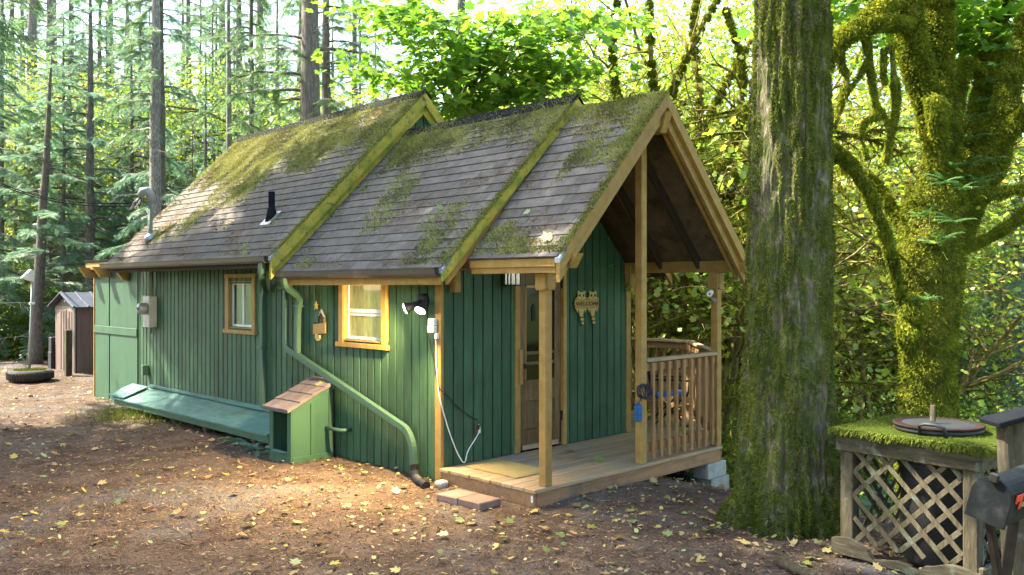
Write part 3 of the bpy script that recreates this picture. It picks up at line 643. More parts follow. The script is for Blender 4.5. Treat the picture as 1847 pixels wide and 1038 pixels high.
for off in (0, .05):
    T = np.linspace(0, 1, 24)[:, None]; P = A+(B-A)*T+np.array([0,0,-1.])*(.55*4*T*(1-T))+np.array([0,0,off])*(1-T*.5); cab.tube(P, .011, 6, False)
tag(cab.build('power_line', CABLE, None), 'dark twisted power cable sagging from the service mast into the trees', 'cable')
# electric meter
mt = empty('electric_meter', 'grey round electric meter on its box on the side wall', 'electric meter', (0, 7.15, 1.35))
MB().box(-.13, -.004, -.13, .13, 0, .5, .008).build('meter_box', GREYM, mt)
MB().lathe([(.001,0),(.09,0),(.095,.02),(.088,.09),(.08,.12),(.001,.125)], 20, (-.13,.0,.30), Matrix.Rotation(R(-90), 4, 'Y')).build('meter_dial', GREYM, mt, True)
MB().box(-.262, -.256, -.04, .04, .28, .32, .001).build('dial_window', BLACKP, mt)
MB().tube([(-.06,0,.50),(-.06,0,.62),(-.06,-.04,.68),(-.06,-.04,1.02)], .03, 10).build('conduit', DUCT, mt, True)
MB().tube([(-.05,0,.0),(-.05,0,-.1)], .02, 8).build('conduit', DUCT, mt, True)
MB().box(-.10,-.006,.20,.27,-.78,-.62,.004).build('lower_conduit', DUCT, mt)
# floodlight
fl = empty('floodlight', 'twin black outdoor floodlight, lit warm, on the side wall near the corner', 'floodlight', (0, .27, 1.86))
MB().lathe([(.001,0),(.07,0),(.068,.03),(.045,.05),(.001,.052)], 20, (-.004,0,0), Matrix.Rotation(R(-90), 4, 'Y')).build('wall_plate', BLACKP, fl, True)
for hp, aim in (((-.20, .06, -.085), (-.62, .72, -.40)), ((-.19, -.16, -.10), (-.62, -.10, -.72))):
    aim = Vector(aim).normalized(); rot = aim.to_track_quat('Z', 'Y').to_matrix().to_4x4(); hp = Vector(hp)
    st_ = hp-aim*.11
    MB().tube([(-.04,0,0), (-.08,(st_.y)*.5,-.01), tuple(st_)], [.018,.018,.022], 8).build('arm', BLACKP, fl, True)
    hd = MB().lathe([(.02,-.13),(.03,-.12),(.036,-.07),(.052,-.03),(.062,.0),(.058,.004)], 20, tuple(hp), rot).build('lamp_head', BLACKP, fl, True)
    MB().lathe([(.001,.0015),(.055,.0015),(.045,.012),(.001,.018)], 20, tuple(hp+aim*.004), rot).build('lens', LAMP, hd, True)
    ld = bpy.data.lights.new('floodlight_beam', 'SPOT'); ld.energy = 260; ld.color = (1, .72, .38); ld.spot_size = R(150); ld.spot_blend = 1.; ld.shadow_soft_size = .05
    lo = bpy.data.objects.new('floodlight_beam', ld); col.objects.link(lo); lo.parent = fl; lo.location = hp+aim*.035; lo.rotation_euler = (-aim).to_track_quat('Z', 'Y').to_euler()
# switch boxes and cords
sb = empty('outlet_box', 'white timer boxes stacked on the gold corner trim', 'outlet box', (0, .10, 1.53))
MB().box(-.075,-.022,-.06,.04,.075,.145,.006).build('upper_box', WHITEP, sb); MB().box(-.08,-.022,-.055,.04,.0,.07,.006).build('lower_box', WHITEP, sb); MB().box(-.06,-.022,-.085,-.045,-.06,-.005,.004).build('plug', WHITEP, sb)
def cord(P, r, m, name, label, cat='cord'):
    P = np.array(P, float); n = len(P); t = np.linspace(0, n-1, n*7)
    def cr(k):
        i = np.clip(np.floor(t).astype(int), 0, n-2); f = t-i; p = lambda q: P[np.clip(q, 0, n-1), k]
        a, b, c, d = p(i-1), p(i), p(i+1), p(i+2)
        return .5*((2*b)+(-a+c)*f+(2*a-5*b+4*c-d)*f*f+(-a+3*b-3*c+d)*f**3)
    return tag(MB().tube(np.stack([cr(0), cr(1), cr(2)], 1), r, 6).build(name, m, None, True), label, cat)
cord([(-.03,.06,1.47),(-.028,.05,1.2),(-.03,.02,.95),(-.03,-.03,.80),(.06,-.03,.55),(.17,-.04,.30),(.24,-.07,.19),(.31,-.05,.30),(.42,-.05,.42),(.49,-.035,.50),(.47,-.03,.56)], .006, WHITEP, 'extension_cord', 'white extension cord looping from corner boxes down to the wall outlet')
cord([(-.06,.15,1.52),(-.03,.10,1.25),(-.028,.03,1.0),(.02,-.03,.92),(.2,-.02,.76),(.38,-.02,.64),(.47,-.02,.60)], .006, BLACKP, 'extension_cord', 'black cord running diagonally across the front wall to the outlet')
ou = empty('wall_outlet', 'dark outdoor outlet on the front wall beside the porch corner', 'outlet', (.46, -.004, .50))
MB().box(-.035,.035,-.03,0,-.06,.07,.005).build('cover', GREYW, ou); MB().box(-.02,.02,-.045,-.031,.01,.05,.003).build('plug', BLACKP, ou); MB().box(-.0,.03,-.045,-.031,-.04,-.005,.003).build('plug', WHITEP, ou)
# welcome sign with two raccoons
ws = empty('welcome_sign', 'wooden WELCOME sign with two cut-out raccoons on the green front wall', 'sign', (2.225, -.012, 1.797)); ws.scale = (.95, 1, .68)
bd = [(-.245,.075),(-.235,.05),(-.255,.03),(-.238,.005),(-.25,-.02),(-.232,-.045),(-.235,-.085),(.215,-.085),(.22,.075)]
MB().prism(bd, 1, -.028, -.012).build('board', SIGNW, ws)
cu = bpy.data.curves.new('welcome_text', 'FONT'); cu.body = 'WELCOME'; cu.size = .098; cu.align_x = 'CENTER'; cu.align_y = 'CENTER'; cu.extrude = .002
tmp = bpy.data.objects.new('tmp', cu); col.objects.link(tmp); dg = bpy.context.evaluated_depsgraph_get(); dg.update()
me = bpy.data.meshes.new_from_object(tmp.evaluated_get(dg)); bpy.data.objects.remove(tmp); me.materials.clear(); me.materials.append(SIGND)
o = ob('lettering', me, ws, (-.005, -.0295, -.006), (R(90), 0, 0)); o.scale = (.92, 1, 1)
def circ(cx, cz, rx, rz, n=14): return [(cx+rx*math.cos(a), cz+rz*math.sin(a)) for a in np.arange(n)*2*math.pi/n]
for cx in (-.115, .105):
    rc = MB().prism([(cx-.105,.075),(cx-.10,.10),(cx-.07,.115),(cx-.062,.15),(cx-.072,.205),(cx-.055,.225),(cx-.03,.20),(cx+.03,.20),(cx+.055,.225),(cx+.072,.205),(cx+.062,.15),(cx+.07,.115),(cx+.10,.10),(cx+.105,.075)], 1, -.030, -.014).build('raccoon', SIGNL, ws)
    for s_ in (-1, 1):
        MB().prism([(cx+s_*.012,.155),(cx+s_*.04,.165),(cx+s_*.055,.13),(cx+s_*.03,.115)][::s_], 1, -.032, -.0301).build('eye_patch', SIGND, rc)
        MB().prism(circ(cx+s_*.085, .083, .022, .018), 1, -.036, -.0305).build('paw', SIGNW, rc)
    MB().prism(circ(cx, .105, .009, .009, 8), 1, -.033, -.0301).build('nose', SIGND, rc)
    MB().prism([(cx-.10,-.087),(cx+.10,-.087),(cx+.09,-.13),(cx+.04,-.18),(cx-.04,-.18),(cx-.085,-.13)], 1, -.026, -.012).build('hindquarters', SIGNL, rc)
    for s_ in (-1, 1): MB().prism([(cx+s_*.05,-.175),(cx+s_*.075,-.115),(cx+s_*.055,-.115),(cx+s_*.035,-.165)][::s_], 1, -.028, -.0262).build('leg_mark', SIGND, rc)
    z = -.18
    for k in range(6):
        wd = .027-.002*k+(.004 if k == 2 else 0); h = .05 if k < 5 else .04; dx = .006*k
        if k % 2 == 0: MB().prism([(cx-wd+dx, z), (cx+wd+dx, z), (cx+wd+dx+.004, z-.048), (cx-wd+dx+.006, z-.048)][::-1], 1, -.026, -.012).build('tail_ring', SIGNL, rc)
        else: MB().prism([(cx-wd+dx, z), (cx+wd+dx, z), (cx+wd+dx, z-.02), (cx-wd+dx, z-.02)][::-1], 1, -.025, -.012).build('tail_ring', SIGND, rc)
        z -= .048 if k % 2 == 0 else .02
# small birdhouse plaque by the window
bp = empty('birdhouse_plaque', 'small wooden plaque with a birdhouse and star hanging left of the window', 'plaque', (-.004, 2.24, 1.50))
MB().prism([(-.13,-.055),(.13,-.075),(.13,.045),(-.13,.07)], 0, -.03, -.012).build('board', SIGNW, bp)
MB().prism([(-.12,.07),(-.03,.07),(-.03,.16),(-.055,.20),(-.12,.16)], 0, -.045, -.012).build('birdhouse', GREYW, bp); MB().prism(circ(-.055,.13,.012,.02), 0, -.05, -.046).build('entrance_hole', SIGND, bp)
MB().prism([(-.135,.14),(-.07,.225),(-.02,.15),(-.03,.145),(-.07,.205),(-.125,.13)][:3]+[(-.07,.20)], 0, -.055, -.03).build('birdhouse_roof', GREYM, bp)
MB().prism([(.03,.07),(.11,.07),(.11,.19),(.03,.2)], 0, -.025, -.012).build('painted_tree', DUCT, bp)
sp = [(.07+(.05 if k % 2 == 0 else .02)*math.sin(k*math.pi/5), .27+(.05 if k % 2 == 0 else .02)*math.cos(k*math.pi/5)) for k in range(10)]
MB().prism(sp, 0, -.03, -.02).build('star', GOLDM, bp)
MB().tube([(-.02,.02,.22),(-.02,.05,.32),(-.02,.03,.40)], .005, 6).build('hanger', BLACKM, bp)
o = MB().prism([(.04,-.075),(.085,-.072),(.09,-.12),(.06,-.15),(.02,-.15),(-.01,-.12),(-.005,-.08),(.02,-.08),(.03,-.10),(.05,-.10)][::-1], 0, -.03, -.012).build('base_scroll', SIGNL, bp)
# wall lantern
ln = empty('wall_lantern', 'black framed lantern with bright glass beside the door under the porch eave', 'lantern', (.885, -.02, 2.02))
LF = MB()
for x in (-.07, .0, .07):
    for y in (-.15, -.03): LF.box(x-.006, x+.006, y-.006, y+.006, 0, .26, .001)
LF.box(-.08,.08,-.16,-.02,-.012,.0,.002); LF.box(-.085,.085,-.165,-.015,.26,.275,.002); LF.box(-.03,.03,-.02,.0,.05,.2,.002); LF.build('frame', BLACKM, ln)
for y in (-.151, -.029): MB().box(-.064,.064,y-.001,y+.001,.002,.258,.0003).build('glass', GLASSM, ln)
# security camera, cable bundle
sc_ = empty('security_camera', 'white bullet security camera on the right porch post', 'camera', (3.03-.045, PU, 1.84))
MB().lathe([(.001,0),(.032,0),(.03,.012),(.001,.014)], 14, (0,0,0), Matrix.Rotation(R(-90), 4, 'Y')).build('mount', GREYM, sc_, True)
MB().tube([(-.01,0,0),(-.07,-.01,.02),(-.10,-.02,.05)], .012, 8).build('arm', GREYM, sc_, True)
aim = Vector((-.85,-.45,-.12)).normalized(); rot = aim.to_track_quat('Z','Y').to_matrix().to_4x4()
MB().lathe([(.001,-.09),(.033,-.09),(.034,.08),(.03,.085),(.001,.07)], 16, (-.13,-.03,.085), rot).build('body', WHITEP, sc_, True)
MB().lathe([(.001,.072),(.026,.074),(.001,.0745)], 14, (-.13,-.03,.085), rot).build('lens', BLACKP, sc_, True)
cb = empty('coiled_cable', 'coiled black cable with a blue power brick on the middle porch post', 'cable', (1.545, PU-.06, .92))
for k in range(7):
    t = np.linspace(0, 2*math.pi, 22); rr = .06+.012*random.random(); tl = random.uniform(-.5,.5)
    P = np.stack([rr*1.3*np.cos(t)+.01*k-.02, rr*.35*np.sin(t+tl)-.012*k*.4, rr*np.sin(t)+.008*np.sin(3*t+k)], 1)
    MB().tube(P, .006, 6, False).build('coil', BLACKP, cb, True)
MB().tube([(.0,0,-.04),(-.04,0,-.09),(-.06,.0,-.14)], .006, 6).build('lead', BLACKP, cb, True); MB().tube([(.06,0,.04),(.10,.05,.10),(.12,.06,.30)], .006, 6).build('lead', BLACKP, cb, True)
MB().box(-.11,-.03,-.03,.03,-.30,-.13,.012).build('power_brick', BLUE, cb); MB().box(-.085,-.055,-.015,.015,-.13,-.10,.005).build('plug_neck', BLUE, cb)
# doormat
dm = MB(); dm.box(-.24,.24,-.38,.38,0,.008,.003); dm = dm.build('doormat', MATC, None, loc=(.42,-.52,ZD+.003)); tag(dm, 'woven straw doormat lying on the porch deck', 'doormat')
rb = MB()
for k in range(24):
    x = -.225+k*.0196; rb.box(x-.006, x+.006, -.36, .36, .008, .0125, .002)
rb.build('weave_rib', MATC, dm)
# pavers and stone
for i, (x, y) in enumerate(((-.33,-.62),(-.31,-.90))):
    o = MB().box(-.145,.145,-.137,.137,-.04,.058,.008).build('paver', PAVER, None, loc=(x, y, .005)); o.rotation_euler = (R(1.2*(i-.4)), R(1), R(3+2*i))
    tag(o, ('square reddish paver stone at the porch, the one nearer the corner hose', 'square reddish paver stone at the porch, the one nearer the viewer')[i], 'paver')
v, f = chamfer(-.06,.06,-.05,.05,-.03,.05,.03); tag(MB().add(v, f).build('stone', CONC, None, True, (-.14,-.16,.03)), 'small rounded pale stone beside the corrugated hose', 'stone')
# concrete blocks below the porch post
for i, (z0, z1, dx) in enumerate(((-.195,-.018,-.03),(-.375,-.198,.04),(-.56,-.378,.0))):
    o = MB().box(2.84+dx,3.22+dx,-1.33,-1.13,z0,z1,.008).build('concrete_block', CONC, None)
    tag(o, ('grey concrete block, topmost of the pier under the porch corner', 'grey concrete block, middle one of the pier under the porch', 'grey concrete block, lowest of the pier under the porch')[i], 'block')
PETSH = mk('faded_pink_shingle', [(.12,.095,.09),(.165,.13,.125),(.20,.165,.155)], ns=9, det=8, rough=.95, bump=.5, bs=24, rnd=.2, spec=.1)
# pet house ----------------------------------------------------------------
ph = empty('pet_house', 'small green wooden pet house with shingled lean-to roof against the wall', 'pet house', (0, 1.93, 0))
zt = lambda q: .62+(q+.58)*.46
MB().prism([(-.58,-.03),(-.045,-.03),(-.045,zt(-.045)),(-.58,zt(-.58))], 1, 0, .022).build('side_panel', GREENB, ph)
MB().prism([(-.58,-.03),(-.045,-.03),(-.045,zt(-.045)),(-.58,zt(-.58))], 1, .43, .452).build('side_panel', GREENB, ph)
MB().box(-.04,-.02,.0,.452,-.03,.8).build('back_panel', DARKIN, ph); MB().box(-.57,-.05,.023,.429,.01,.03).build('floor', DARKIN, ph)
for a, b, z0, z1, w0 in ((-.015,.07,-.04,.60,-.60),(.385,.467,-.04,.60,-.60),(.071,.384,-.04,.11,-.598),(.071,.384,.56,.60,-.598)): MB().box(w0, -.581, a, b, z0, z1, .004).build('front_frame', GREENB, ph)
MB().box(-.62,-.575,.075,.38,.11,.125,.003).build('sill', TEAL, ph)
for (a, b, z0, z1) in ((-.58,-.045,-.035,.07),): MB().box(a, b, -.016, -.001, z0, z1, .003).build('side_batten', GREENB, ph)
for a in (-.58,-.34,-.10): MB().prism([(a,.071),(a+.05,.071),(a+.05,zt(a+.05)-.07),(a,zt(a)-.07)], 1, -.014, -.001).build('side_batten', GREENB, ph)
MB().prism([(-.58,zt(-.58)-.07),(-.045,zt(-.045)-.07),(-.045,zt(-.045)-.002),(-.58,zt(-.58)-.002)], 1, -.015, -.001).build('side_batten', GREENB, ph)
rfp = MB().prism([(-.66,zt(-.66)),(-.02,zt(-.02)),(-.02,zt(-.02)+.022),(-.66,zt(-.66)+.022)], 1, -.05, .51).build('roof', SHING, ph)
for r_ in range(4):
    q0 = -.665+r_*.162; q1 = q0+.18; b0 = -.052-(.09 if r_ % 2 else 0)
    while b0 < .51:
        a, b = max(b0,-.052)+.003, min(b0+.19,.512)-.003
        if b-a > .03 and q1 < .03: MB().prism([(q0,zt(q0)+.026),(q0,zt(q0)+.042),(q1,zt(q1)+.028),(q1,zt(q1)+.0225)], 1, a, b).build('shingle', PETSH, rfp)
        b0 += .19
# blue folding chair on the side deck
ch = empty('folding_chair', 'blue folding camp chair behind the porch railing', 'chair', (*at(1207, 11.6), .161), R(40))
cf = MB()
for x in (-.24,.24): cf.tube([(x,-.22,0),(x,.22,.42),(x*1.02,.30,.85)], .011, 8); cf.tube([(x,.24,0),(x,-.22,.42),(x,-.24,.60)], .011, 8); cf.tube([(x,-.24,.60),(x,.27,.62)], .014, 8)
cf.build('frame', BLACKM, ch, True)
MB().prism([(-.22,.42),(.18,.38),(.18,.395),(-.22,.435)], 0, -.235, .235).build('seat', BLUEF, ch); MB().prism([(.19,.40),(.31,.86),(.325,.86),(.205,.40)], 0, -.235, .235).build('backrest', BLUEF, ch)
# ------------------------------------------------------------------ lattice bin enclosure
Lp = at3(1515, 1000, 6.47)[:2]; Kp = at3(1764, 1000, 5.70)[:2]; ax = (Kp-Lp); S = np.linalg.norm(ax); rz = math.atan2(ax[1], ax[0])
lb = empty('lattice_enclosure', 'mossy weathered wooden bin enclosure with diagonal lattice sides', 'lattice enclosure', (Lp[0], Lp[1], 0), rz)     # local x along the near side, y away
H = .90
for (x, y) in ((.0,0),(S-.10,0),(.0,S-.10),(S-.10,S-.10)): MB().box(x, x+.10, y+.001, y+.10, .0, H, .008).build('post', GREYW, lb)
for (x0,x1,y0,y1) in ((-.02,S+.02,-.025,0),(-.02,S+.02,S,S+.025)): MB().box(x0,x1,y0,y1,H-.12,H-.012,.006).build('rail', GREYH, lb)
for (x0,x1) in ((-.025,-.001),(S+.001,S+.025)): MB().box(x0,x1,.002,S-.002,H-.12,H-.012,.006).build('rail', GREYH, lb)
for q in range(3): MB().box(-.04+.02*(q==1),S+.04-.02*(q==1),-.05+q*S/2.9,-.05+(q+1)*S/2.9-.004,H-.01,H+.035,.006).build('top_board', GREYH, lb)
# rotten bottom boards
n_ = 24; xs_ = np.linspace(-.04, S+.03, n_); tp = .135-.04*np.sin(xs_*3.1)+.02*np.sin(xs_*17)-.05*((xs_ > .25)&(xs_ < .62)); bt = .02+.02*np.sin(xs_*4+1)
MB().prism([(x, z) for x, z in zip(xs_, tp)][::-1]+[(x, z-.02) for x, z in zip(xs_, bt)], 1, -.05, -.004).build('bottom_board', GREYH, lb)
MB().box(S+.001,S+.04,.0,S-.1,.0,.15,.01).build('bottom_board', GREYH, lb); MB().box(.05,S-.05,S-.01,S+.02,.0,.14,.01).build('bottom_board', GREYH, lb)
def lattice(o0, du, w0, w1, z0, z1, dn):      # two crossed layers of slats clipped to the opening
    for layer, sg in ((0, 1), (1, -1)):
        c = -1.2
        while c < 2.4:
            # line: z = sg*(s - c) (in opening coords)
            pts = []
            W_, H_ = w1-w0, z1-z0
            for s_ in (0, W_):
                z = sg*(s_-c) if sg > 0 else (c-s_)
                if 0 <= z <= H_: pts.append((s_, z))
            for z in (0, H_):
                s_ = c+z if sg > 0 else c-z
                if 0 < s_ < W_: pts.append((s_, z))
            if len(pts) >= 2:
                a, b = pts[0], pts[-1]
                if math.hypot(a[0]-b[0], a[1]-b[1]) > .06 and random.random() > .04:
                    j = random.uniform(-.008,.008); sh = 1 if random.random() > .12 else random.uniform(.6,.85)
                    b = (a[0]+(b[0]-a[0])*sh, a[1]+(b[1]-a[1])*sh)
                    A_ = np.array([*(np.array(o0)+np.array(du)*(w0+a[0]+j)), z0+a[1]]); B_ = np.array([*(np.array(o0)+np.array(du)*(w0+b[0]+j)), z0+b[1]])
                    n3 = np.array([dn[0], dn[1], 0.]); off = n3*(.023-.011*layer)
                    MB().bar(A_+off, B_+off, .010, .036, up=np.cross(B_-A_, n3), bev=.002).build('lattice_strip', GREYW, lb)
            c += .172
lattice((0,0), (1,0), .101, S-.101, .12, H-.10, (0,1)); lattice((S,0), (0,1), .101, S-.101, .14, H-.10, (-1,0)); lattice((0,S), (1,0), .101, S-.101, .14, H-.10, (0,-1)); lattice((0,0), (0,1), .101, S-.101, .14, H-.10, (1,0))
# moss mat on its top
def on_top(n, x0, x1, y0, y1, z, size, seed, mat_, name, parent, overhang=.0):
    r_ = np.random.default_rng(seed); x = r_.uniform(x0, x1, n); y = r_.uniform(y0, y1, n)
    d = np.stack([r_.normal(0,.5,n), r_.normal(-.1,.5,n), np.ones(n)], 1)
    zz = z+.03*fbm(np.stack([x*6,y*6,0*x],-1),3,seed)
    e = (y < y0+overhang); d[e] = np.stack([r_.normal(0,.3,e.sum()), -np.ones(e.sum())*.8, -.5+r_.normal(0,.3,e.sum())],1)
    t_ = np.clip(fbm(np.stack([x*5,y*5,0*x+3],-1),3,seed+1)+r_.normal(0,.12,n),0,1)
    me = scatter(name, BLADE, BLADE_F, np.stack([x,y,zz],1), d, r_.normal(0,1,(n,3)), r_.uniform(.5,1.2,n)*size, t_, mat_)
    o = ob(name, me, parent); o['kind'] = 'stuff'; return o
on_top(40000, -.05, S+.05, -.06, S+.05, H+.025, .022, 11, MOSSG, 'moss_mat', lb, .05)
hr = np.random.default_rng(12); hn = 9000; hx = np.where(hr.random(hn) < .55, hr.uniform(-.05,S+.06,hn), S+.045+hr.normal(0,.012,hn)); hy_ = np.where(hx < S+.03, -.05+hr.normal(0,.012,hn), hr.uniform(-.05,S*.8,hn)); hd_ = np.where((hx < S+.03)[:,None], np.array([0,-.7,-.7]), np.array([.7,0,-.7]))+hr.normal(0,.35,(hn,3))
o = ob('moss_fringe', scatter('moss_fringe', [(-.1,0,0),(.1,0,0),(0,1,.1)], BLADE_F, np.stack([hx,hy_,H+.035+.02*hr.random(hn)],1), hd_, hr.normal(0,1,(hn,3)), hr.uniform(.02,.065,hn)*(.5+1.2*fbm(np.stack([hx*5,hy_*5,0*hx],-1),3,6)), np.clip(hr.normal(.55,.25,hn),0,1), MOSSG), lb); o['kind'] = 'stuff'
MB().box(-.045,S+.045,-.045,S+.045,H+.034,H+.05,.006).build('moss_bed', MOSSG, lb)
# bin inside and dark round lid on top
cx_, cy_ = at(1690, 6.25)
bn = empty('rubbish_bin', 'black plastic bin standing inside the lattice enclosure', 'bin', (cx_, cy_, 0))
MB().lathe([(.2,.02),(.21,.04),(.245,.72),(.25,.74)], 24).build('body', BLACKP, bn, True); MB().lathe([(.26,.735),(.265,.76),(.2,.79),(.01,.80)], 24).build('lid', BLACKP, bn, True)
lx, ly = at(1692, 6.3)
ld_ = empty('bin_lid', 'dark round lid with rusty rim and handle lying on the mossy enclosure', 'lid', (lx, ly, H+.055), rz)
MB().lathe([(.29,.0),(.30,.02),(.285,.045),(.20,.055),(.01,.06)], 30).build('disc', BLACKP, ld_, True); MB().lathe([(.289,.034),(.305,.035),(.306,.052),(.289,.054),(.284,.05)], 30).build('rusty_rim', mk('rusty_steel', [(.018,.012,.010),(.035,.022,.017)], ns=12, rough=.9, spec=.05), ld_, True)
MB().tube([(.02,-.31,.0),(.02,-.33,.07),(.07,-.34,.085),(.14,-.33,.085),(.19,-.32,.07),(.19,-.29,.0)], .013, 8).build('handle', BLACKP, ld_, True)
MB().box(-.018,.018,-.09,-.07,.07,.19,.003).build('upright_tag', GREYW, ld_)
# mailbox -------------------------------------------------------------------
mx, my = at(1778, 4.1)
ml_ = empty('mailbox', 'worn black metal mailbox with red flag in front of the lattice', 'mailbox', (mx, my, .90), -YAW+R(34)); ml_.rotation_euler = (R(0), R(14), -YAW+R(-50))
pr = [(-.085,0),(.085,0),(.085,.12)]+[(.085*math.cos(a), .12+.085*math.sin(a)) for a in np.linspace(.15, math.pi-.15, 12)]+[(-.085,.12)]
MB().prism(pr, 1, 0, .48).build('body', MBOX, ml_)
pd_ = [(x*1.05, -.012+z*1.07) for x, z in pr]; MB().prism(pd_, 1, -.022, -.001).build('door', MBOX, ml_)
MB().box(-.02,.02,-.045,-.02,.19,.235,.006).build('latch', BLACKM, ml_)
fg = MB().prism([(.04,.150),(.115,.150),(.115,.075),(.092,.075),(.092,.118),(.062,.118),(.055,.108),(.04,.112)], 0, .0875, .093).build('flag', RED, ml_)
for txt, z_, y_, s_ in (('MILIN', .142, .125, .042), ('102', .095, .135, .036)):
    cu = bpy.data.curves.new('mailbox_text', 'FONT'); cu.body = txt; cu.size = s_; cu.extrude = .0005
    tmp = bpy.data.objects.new('tmp', cu); col.objects.link(tmp); dg = bpy.context.evaluated_depsgraph_get(); dg.update(); me = bpy.data.meshes.new_from_object(tmp.evaluated_get(dg)); bpy.data.objects.remove(tmp)
    me.materials.clear(); me.materials.append(mk('gold_lettering', [(.45,.36,.12),(.5,.4,.15)], rough=.6, bump=0)); ob('lettering', me, ml_, (.0865, y_, z_-.02), (R(90), 0, R(90)))
ms = MB(); ms.bar((0,.05,-.012), (.10,.38,-.62), .04, .03); ms.bar((0,.36,-.012), (.1,.40,-.95), .05, .05); ms.build('bracket', BLACKM, ml_)
# wooden post with slanted cap at the edge
px_, py_ = at(1836, 4.75)
wp = empty('capped_post', 'leaning brown wooden post with a dark slanted cap behind the mailbox', 'post', (px_, py_, 0), -YAW)
MB().bar((.02,0,-.02), (-.035,0,1.27), .13, .10, up=(0,1,0), bev=.01).build('post', GREYW, wp); MB().bar((-.17,-.02,1.255), (.22,-.02,1.36), .20, .03, up=(0,0,1), bev=.005).build('cap', RIDGE, wp)
# edging log
lgx, lgy = at(1400, 6.22); lg2 = at(1520, 5.62)
tag(MB().tube([(lgx,lgy,.03),((lgx+lg2[0])/2,(lgy+lg2[1])/2,.035),(lg2[0],lg2[1],.02)], [.028,.032,.024], 10).build('mossy_log', GREYH, None, True), 'mossy rotten log edging in the leaves below the lattice enclosure', 'log')
# ------------------------------------------------------------------ far left yard
sh = empty('garden_shed', 'brown metal garden shed with dark blue ribbed roof behind the cabin', 'shed', (1.13, 14.22, -.02))
SW, SD, SHH = 1.5, 2.1, 1.56
MB().box(0, SD, 0, SW, 0, SHH, .004).build('wall', SHEDW, sh)
MB().prism([(0,SHH),(SW,SHH),(SW/2,SHH+.27)], 0, .0, SD).build('gable', mk('dark_gable_metal', [(.05,.04,.036),(.07,.055,.05)], rough=.6, bump=0), sh)
for k in range(11): MB().box(.08+k*.19, .13+k*.19, -.018, -.001, .02, SHH-.02, .004).build('wall_rib', SHEDW, sh)
for a, b, x in ((.13,.62,-.022),(.66,1.28,-.03)):
    d_ = MB().box(x, -.002, a, b, .04, SHH-.08, .004).build('door', SHEDW, sh)
    for q in (.12,.30): MB().box(x-.012, x-.001, a+q, a+q+.05, .08, SHH-.12, .003).build('door_rib', SHEDW, d_)
MB().box(-.035,-.003,.0,.10,.0,SHH,.003).build('corner_post', BLACKP, sh); MB().box(-.05,-.031,.60,.64,.85,1.0,.003).build('door_handle', BLACKM, sh)
rf_ = MB()
for s_ in (0, 1):
    y_ = lambda q: q if not s_ else SW-q
    rf_.prism([(y_(-.14),SHH-.03),(y_(SW/2),SHH+.30),(y_(SW/2),SHH+.325),(y_(-.14),SHH-.005)], 0, -.14, SD+.1)
rf_ = rf_.build('roof', SHEDR, sh)
for k in range(8):
    x = -.12+k*.32
    for s_ in (0, 1):
        y_ = lambda q: q if not s_ else SW-q
        MB().prism([(y_(-.14),SHH-.004),(y_(SW/2),SHH+.326),(y_(SW/2),SHH+.35),(y_(-.14),SHH+.02)], 0, x, x+.035).build('roof_rib', SHEDR, rf_)
MB().lathe([(.001,0),(.035,0),(.03,.03),(.001,.04)], 12, (-.002,SW/2,SHH+.12), Matrix.Rotation(R(-90),4,'Y')).build('shed_light', WHITEP, sh, True)
o = MB(); o.box(-.1,.15,0,.22,0,.45,.01); o.box(-.09,.14,.01,.21,.46,.8,.01); tag(o.build('plastic_crate_stack', BLACKP, None, loc=(1.15,15.78,-.02)), 'dark plastic crates stacked against the far side of the shed', 'crates')
tag(MB().box(-.065,.065,-.065,.065,-.1,1.04,.012).build('wooden_post', GREYW, None, loc=(.80,13.75,0)), 'short square wooden post standing before the shed door', 'post')
tx, ty = -.10, 13.25
ty_ = empty('tyre_planter', 'old car tyre filled with mossy soil lying in the yard', 'tyre', (tx, ty, yz(np.array([tx]),np.array([ty]))[0]))
MB().lathe([(.26,.03),(.33,.0),(.40,.03),(.435,.09),(.435,.15),(.40,.21),(.33,.235),(.27,.20),(.25,.12)], 34).build('tyre', RUBBER, ty_, True)
tr = MB()
for k in range(44):
    a = k*2*math.pi/44; tr.box(-.008,.008,-.012,.012,.05,.19,.003, rot=Matrix.Rotation(a,4,'Z'), off=(.438*math.cos(a),.438*math.sin(a),0))
tr.build('tread', RUBBER, ty_); MB().lathe([(.265,.14),(.26,.17),(.15,.20),(.01,.21)], 24).build('soil_fill', SOIL, ty_, True)
r_ = np.random.default_rng(4); n = 2600; rr = .30*np.sqrt(r_.random(n)); aa = r_.random(n)*6.283
o = ob('moss', scatter('moss', BLADE, BLADE_F, np.stack([rr*np.cos(aa),rr*np.sin(aa),.19+.03*r_.random(n)],1), r_.normal(0,.6,(n,3))+np.array([0,0,1]), r_.normal(0,1,(n,3)), r_.uniform(.03,.08,n), r_.random(n), MOSSG), ty_); o['kind'] = 'stuff'
lp = empty('yard_light_pole', 'slim pale pole with white lamp head standing in the tyre', 'light pole', (tx-.02, ty, .2))
MB().tube([(0,0,0),(.03,.0,1.0),(.06,.0,2.02)], [.026,.024,.022], 10).build('pole', GREYM, lp, True)
MB().prism([(-.16,1.98),(.06,1.90),(.08,2.13),(.02,2.16)], 1, -.07, .07).build('lamp_head', WHITEP, lp); MB().box(.0,.10,-.03,.03,1.42,1.47,.006).build('sensor', WHITEP, lp); MB().bar((.03,0,.02),(-.14,0,-.0+.2),.01,.01).build('brace', GREYM, lp)

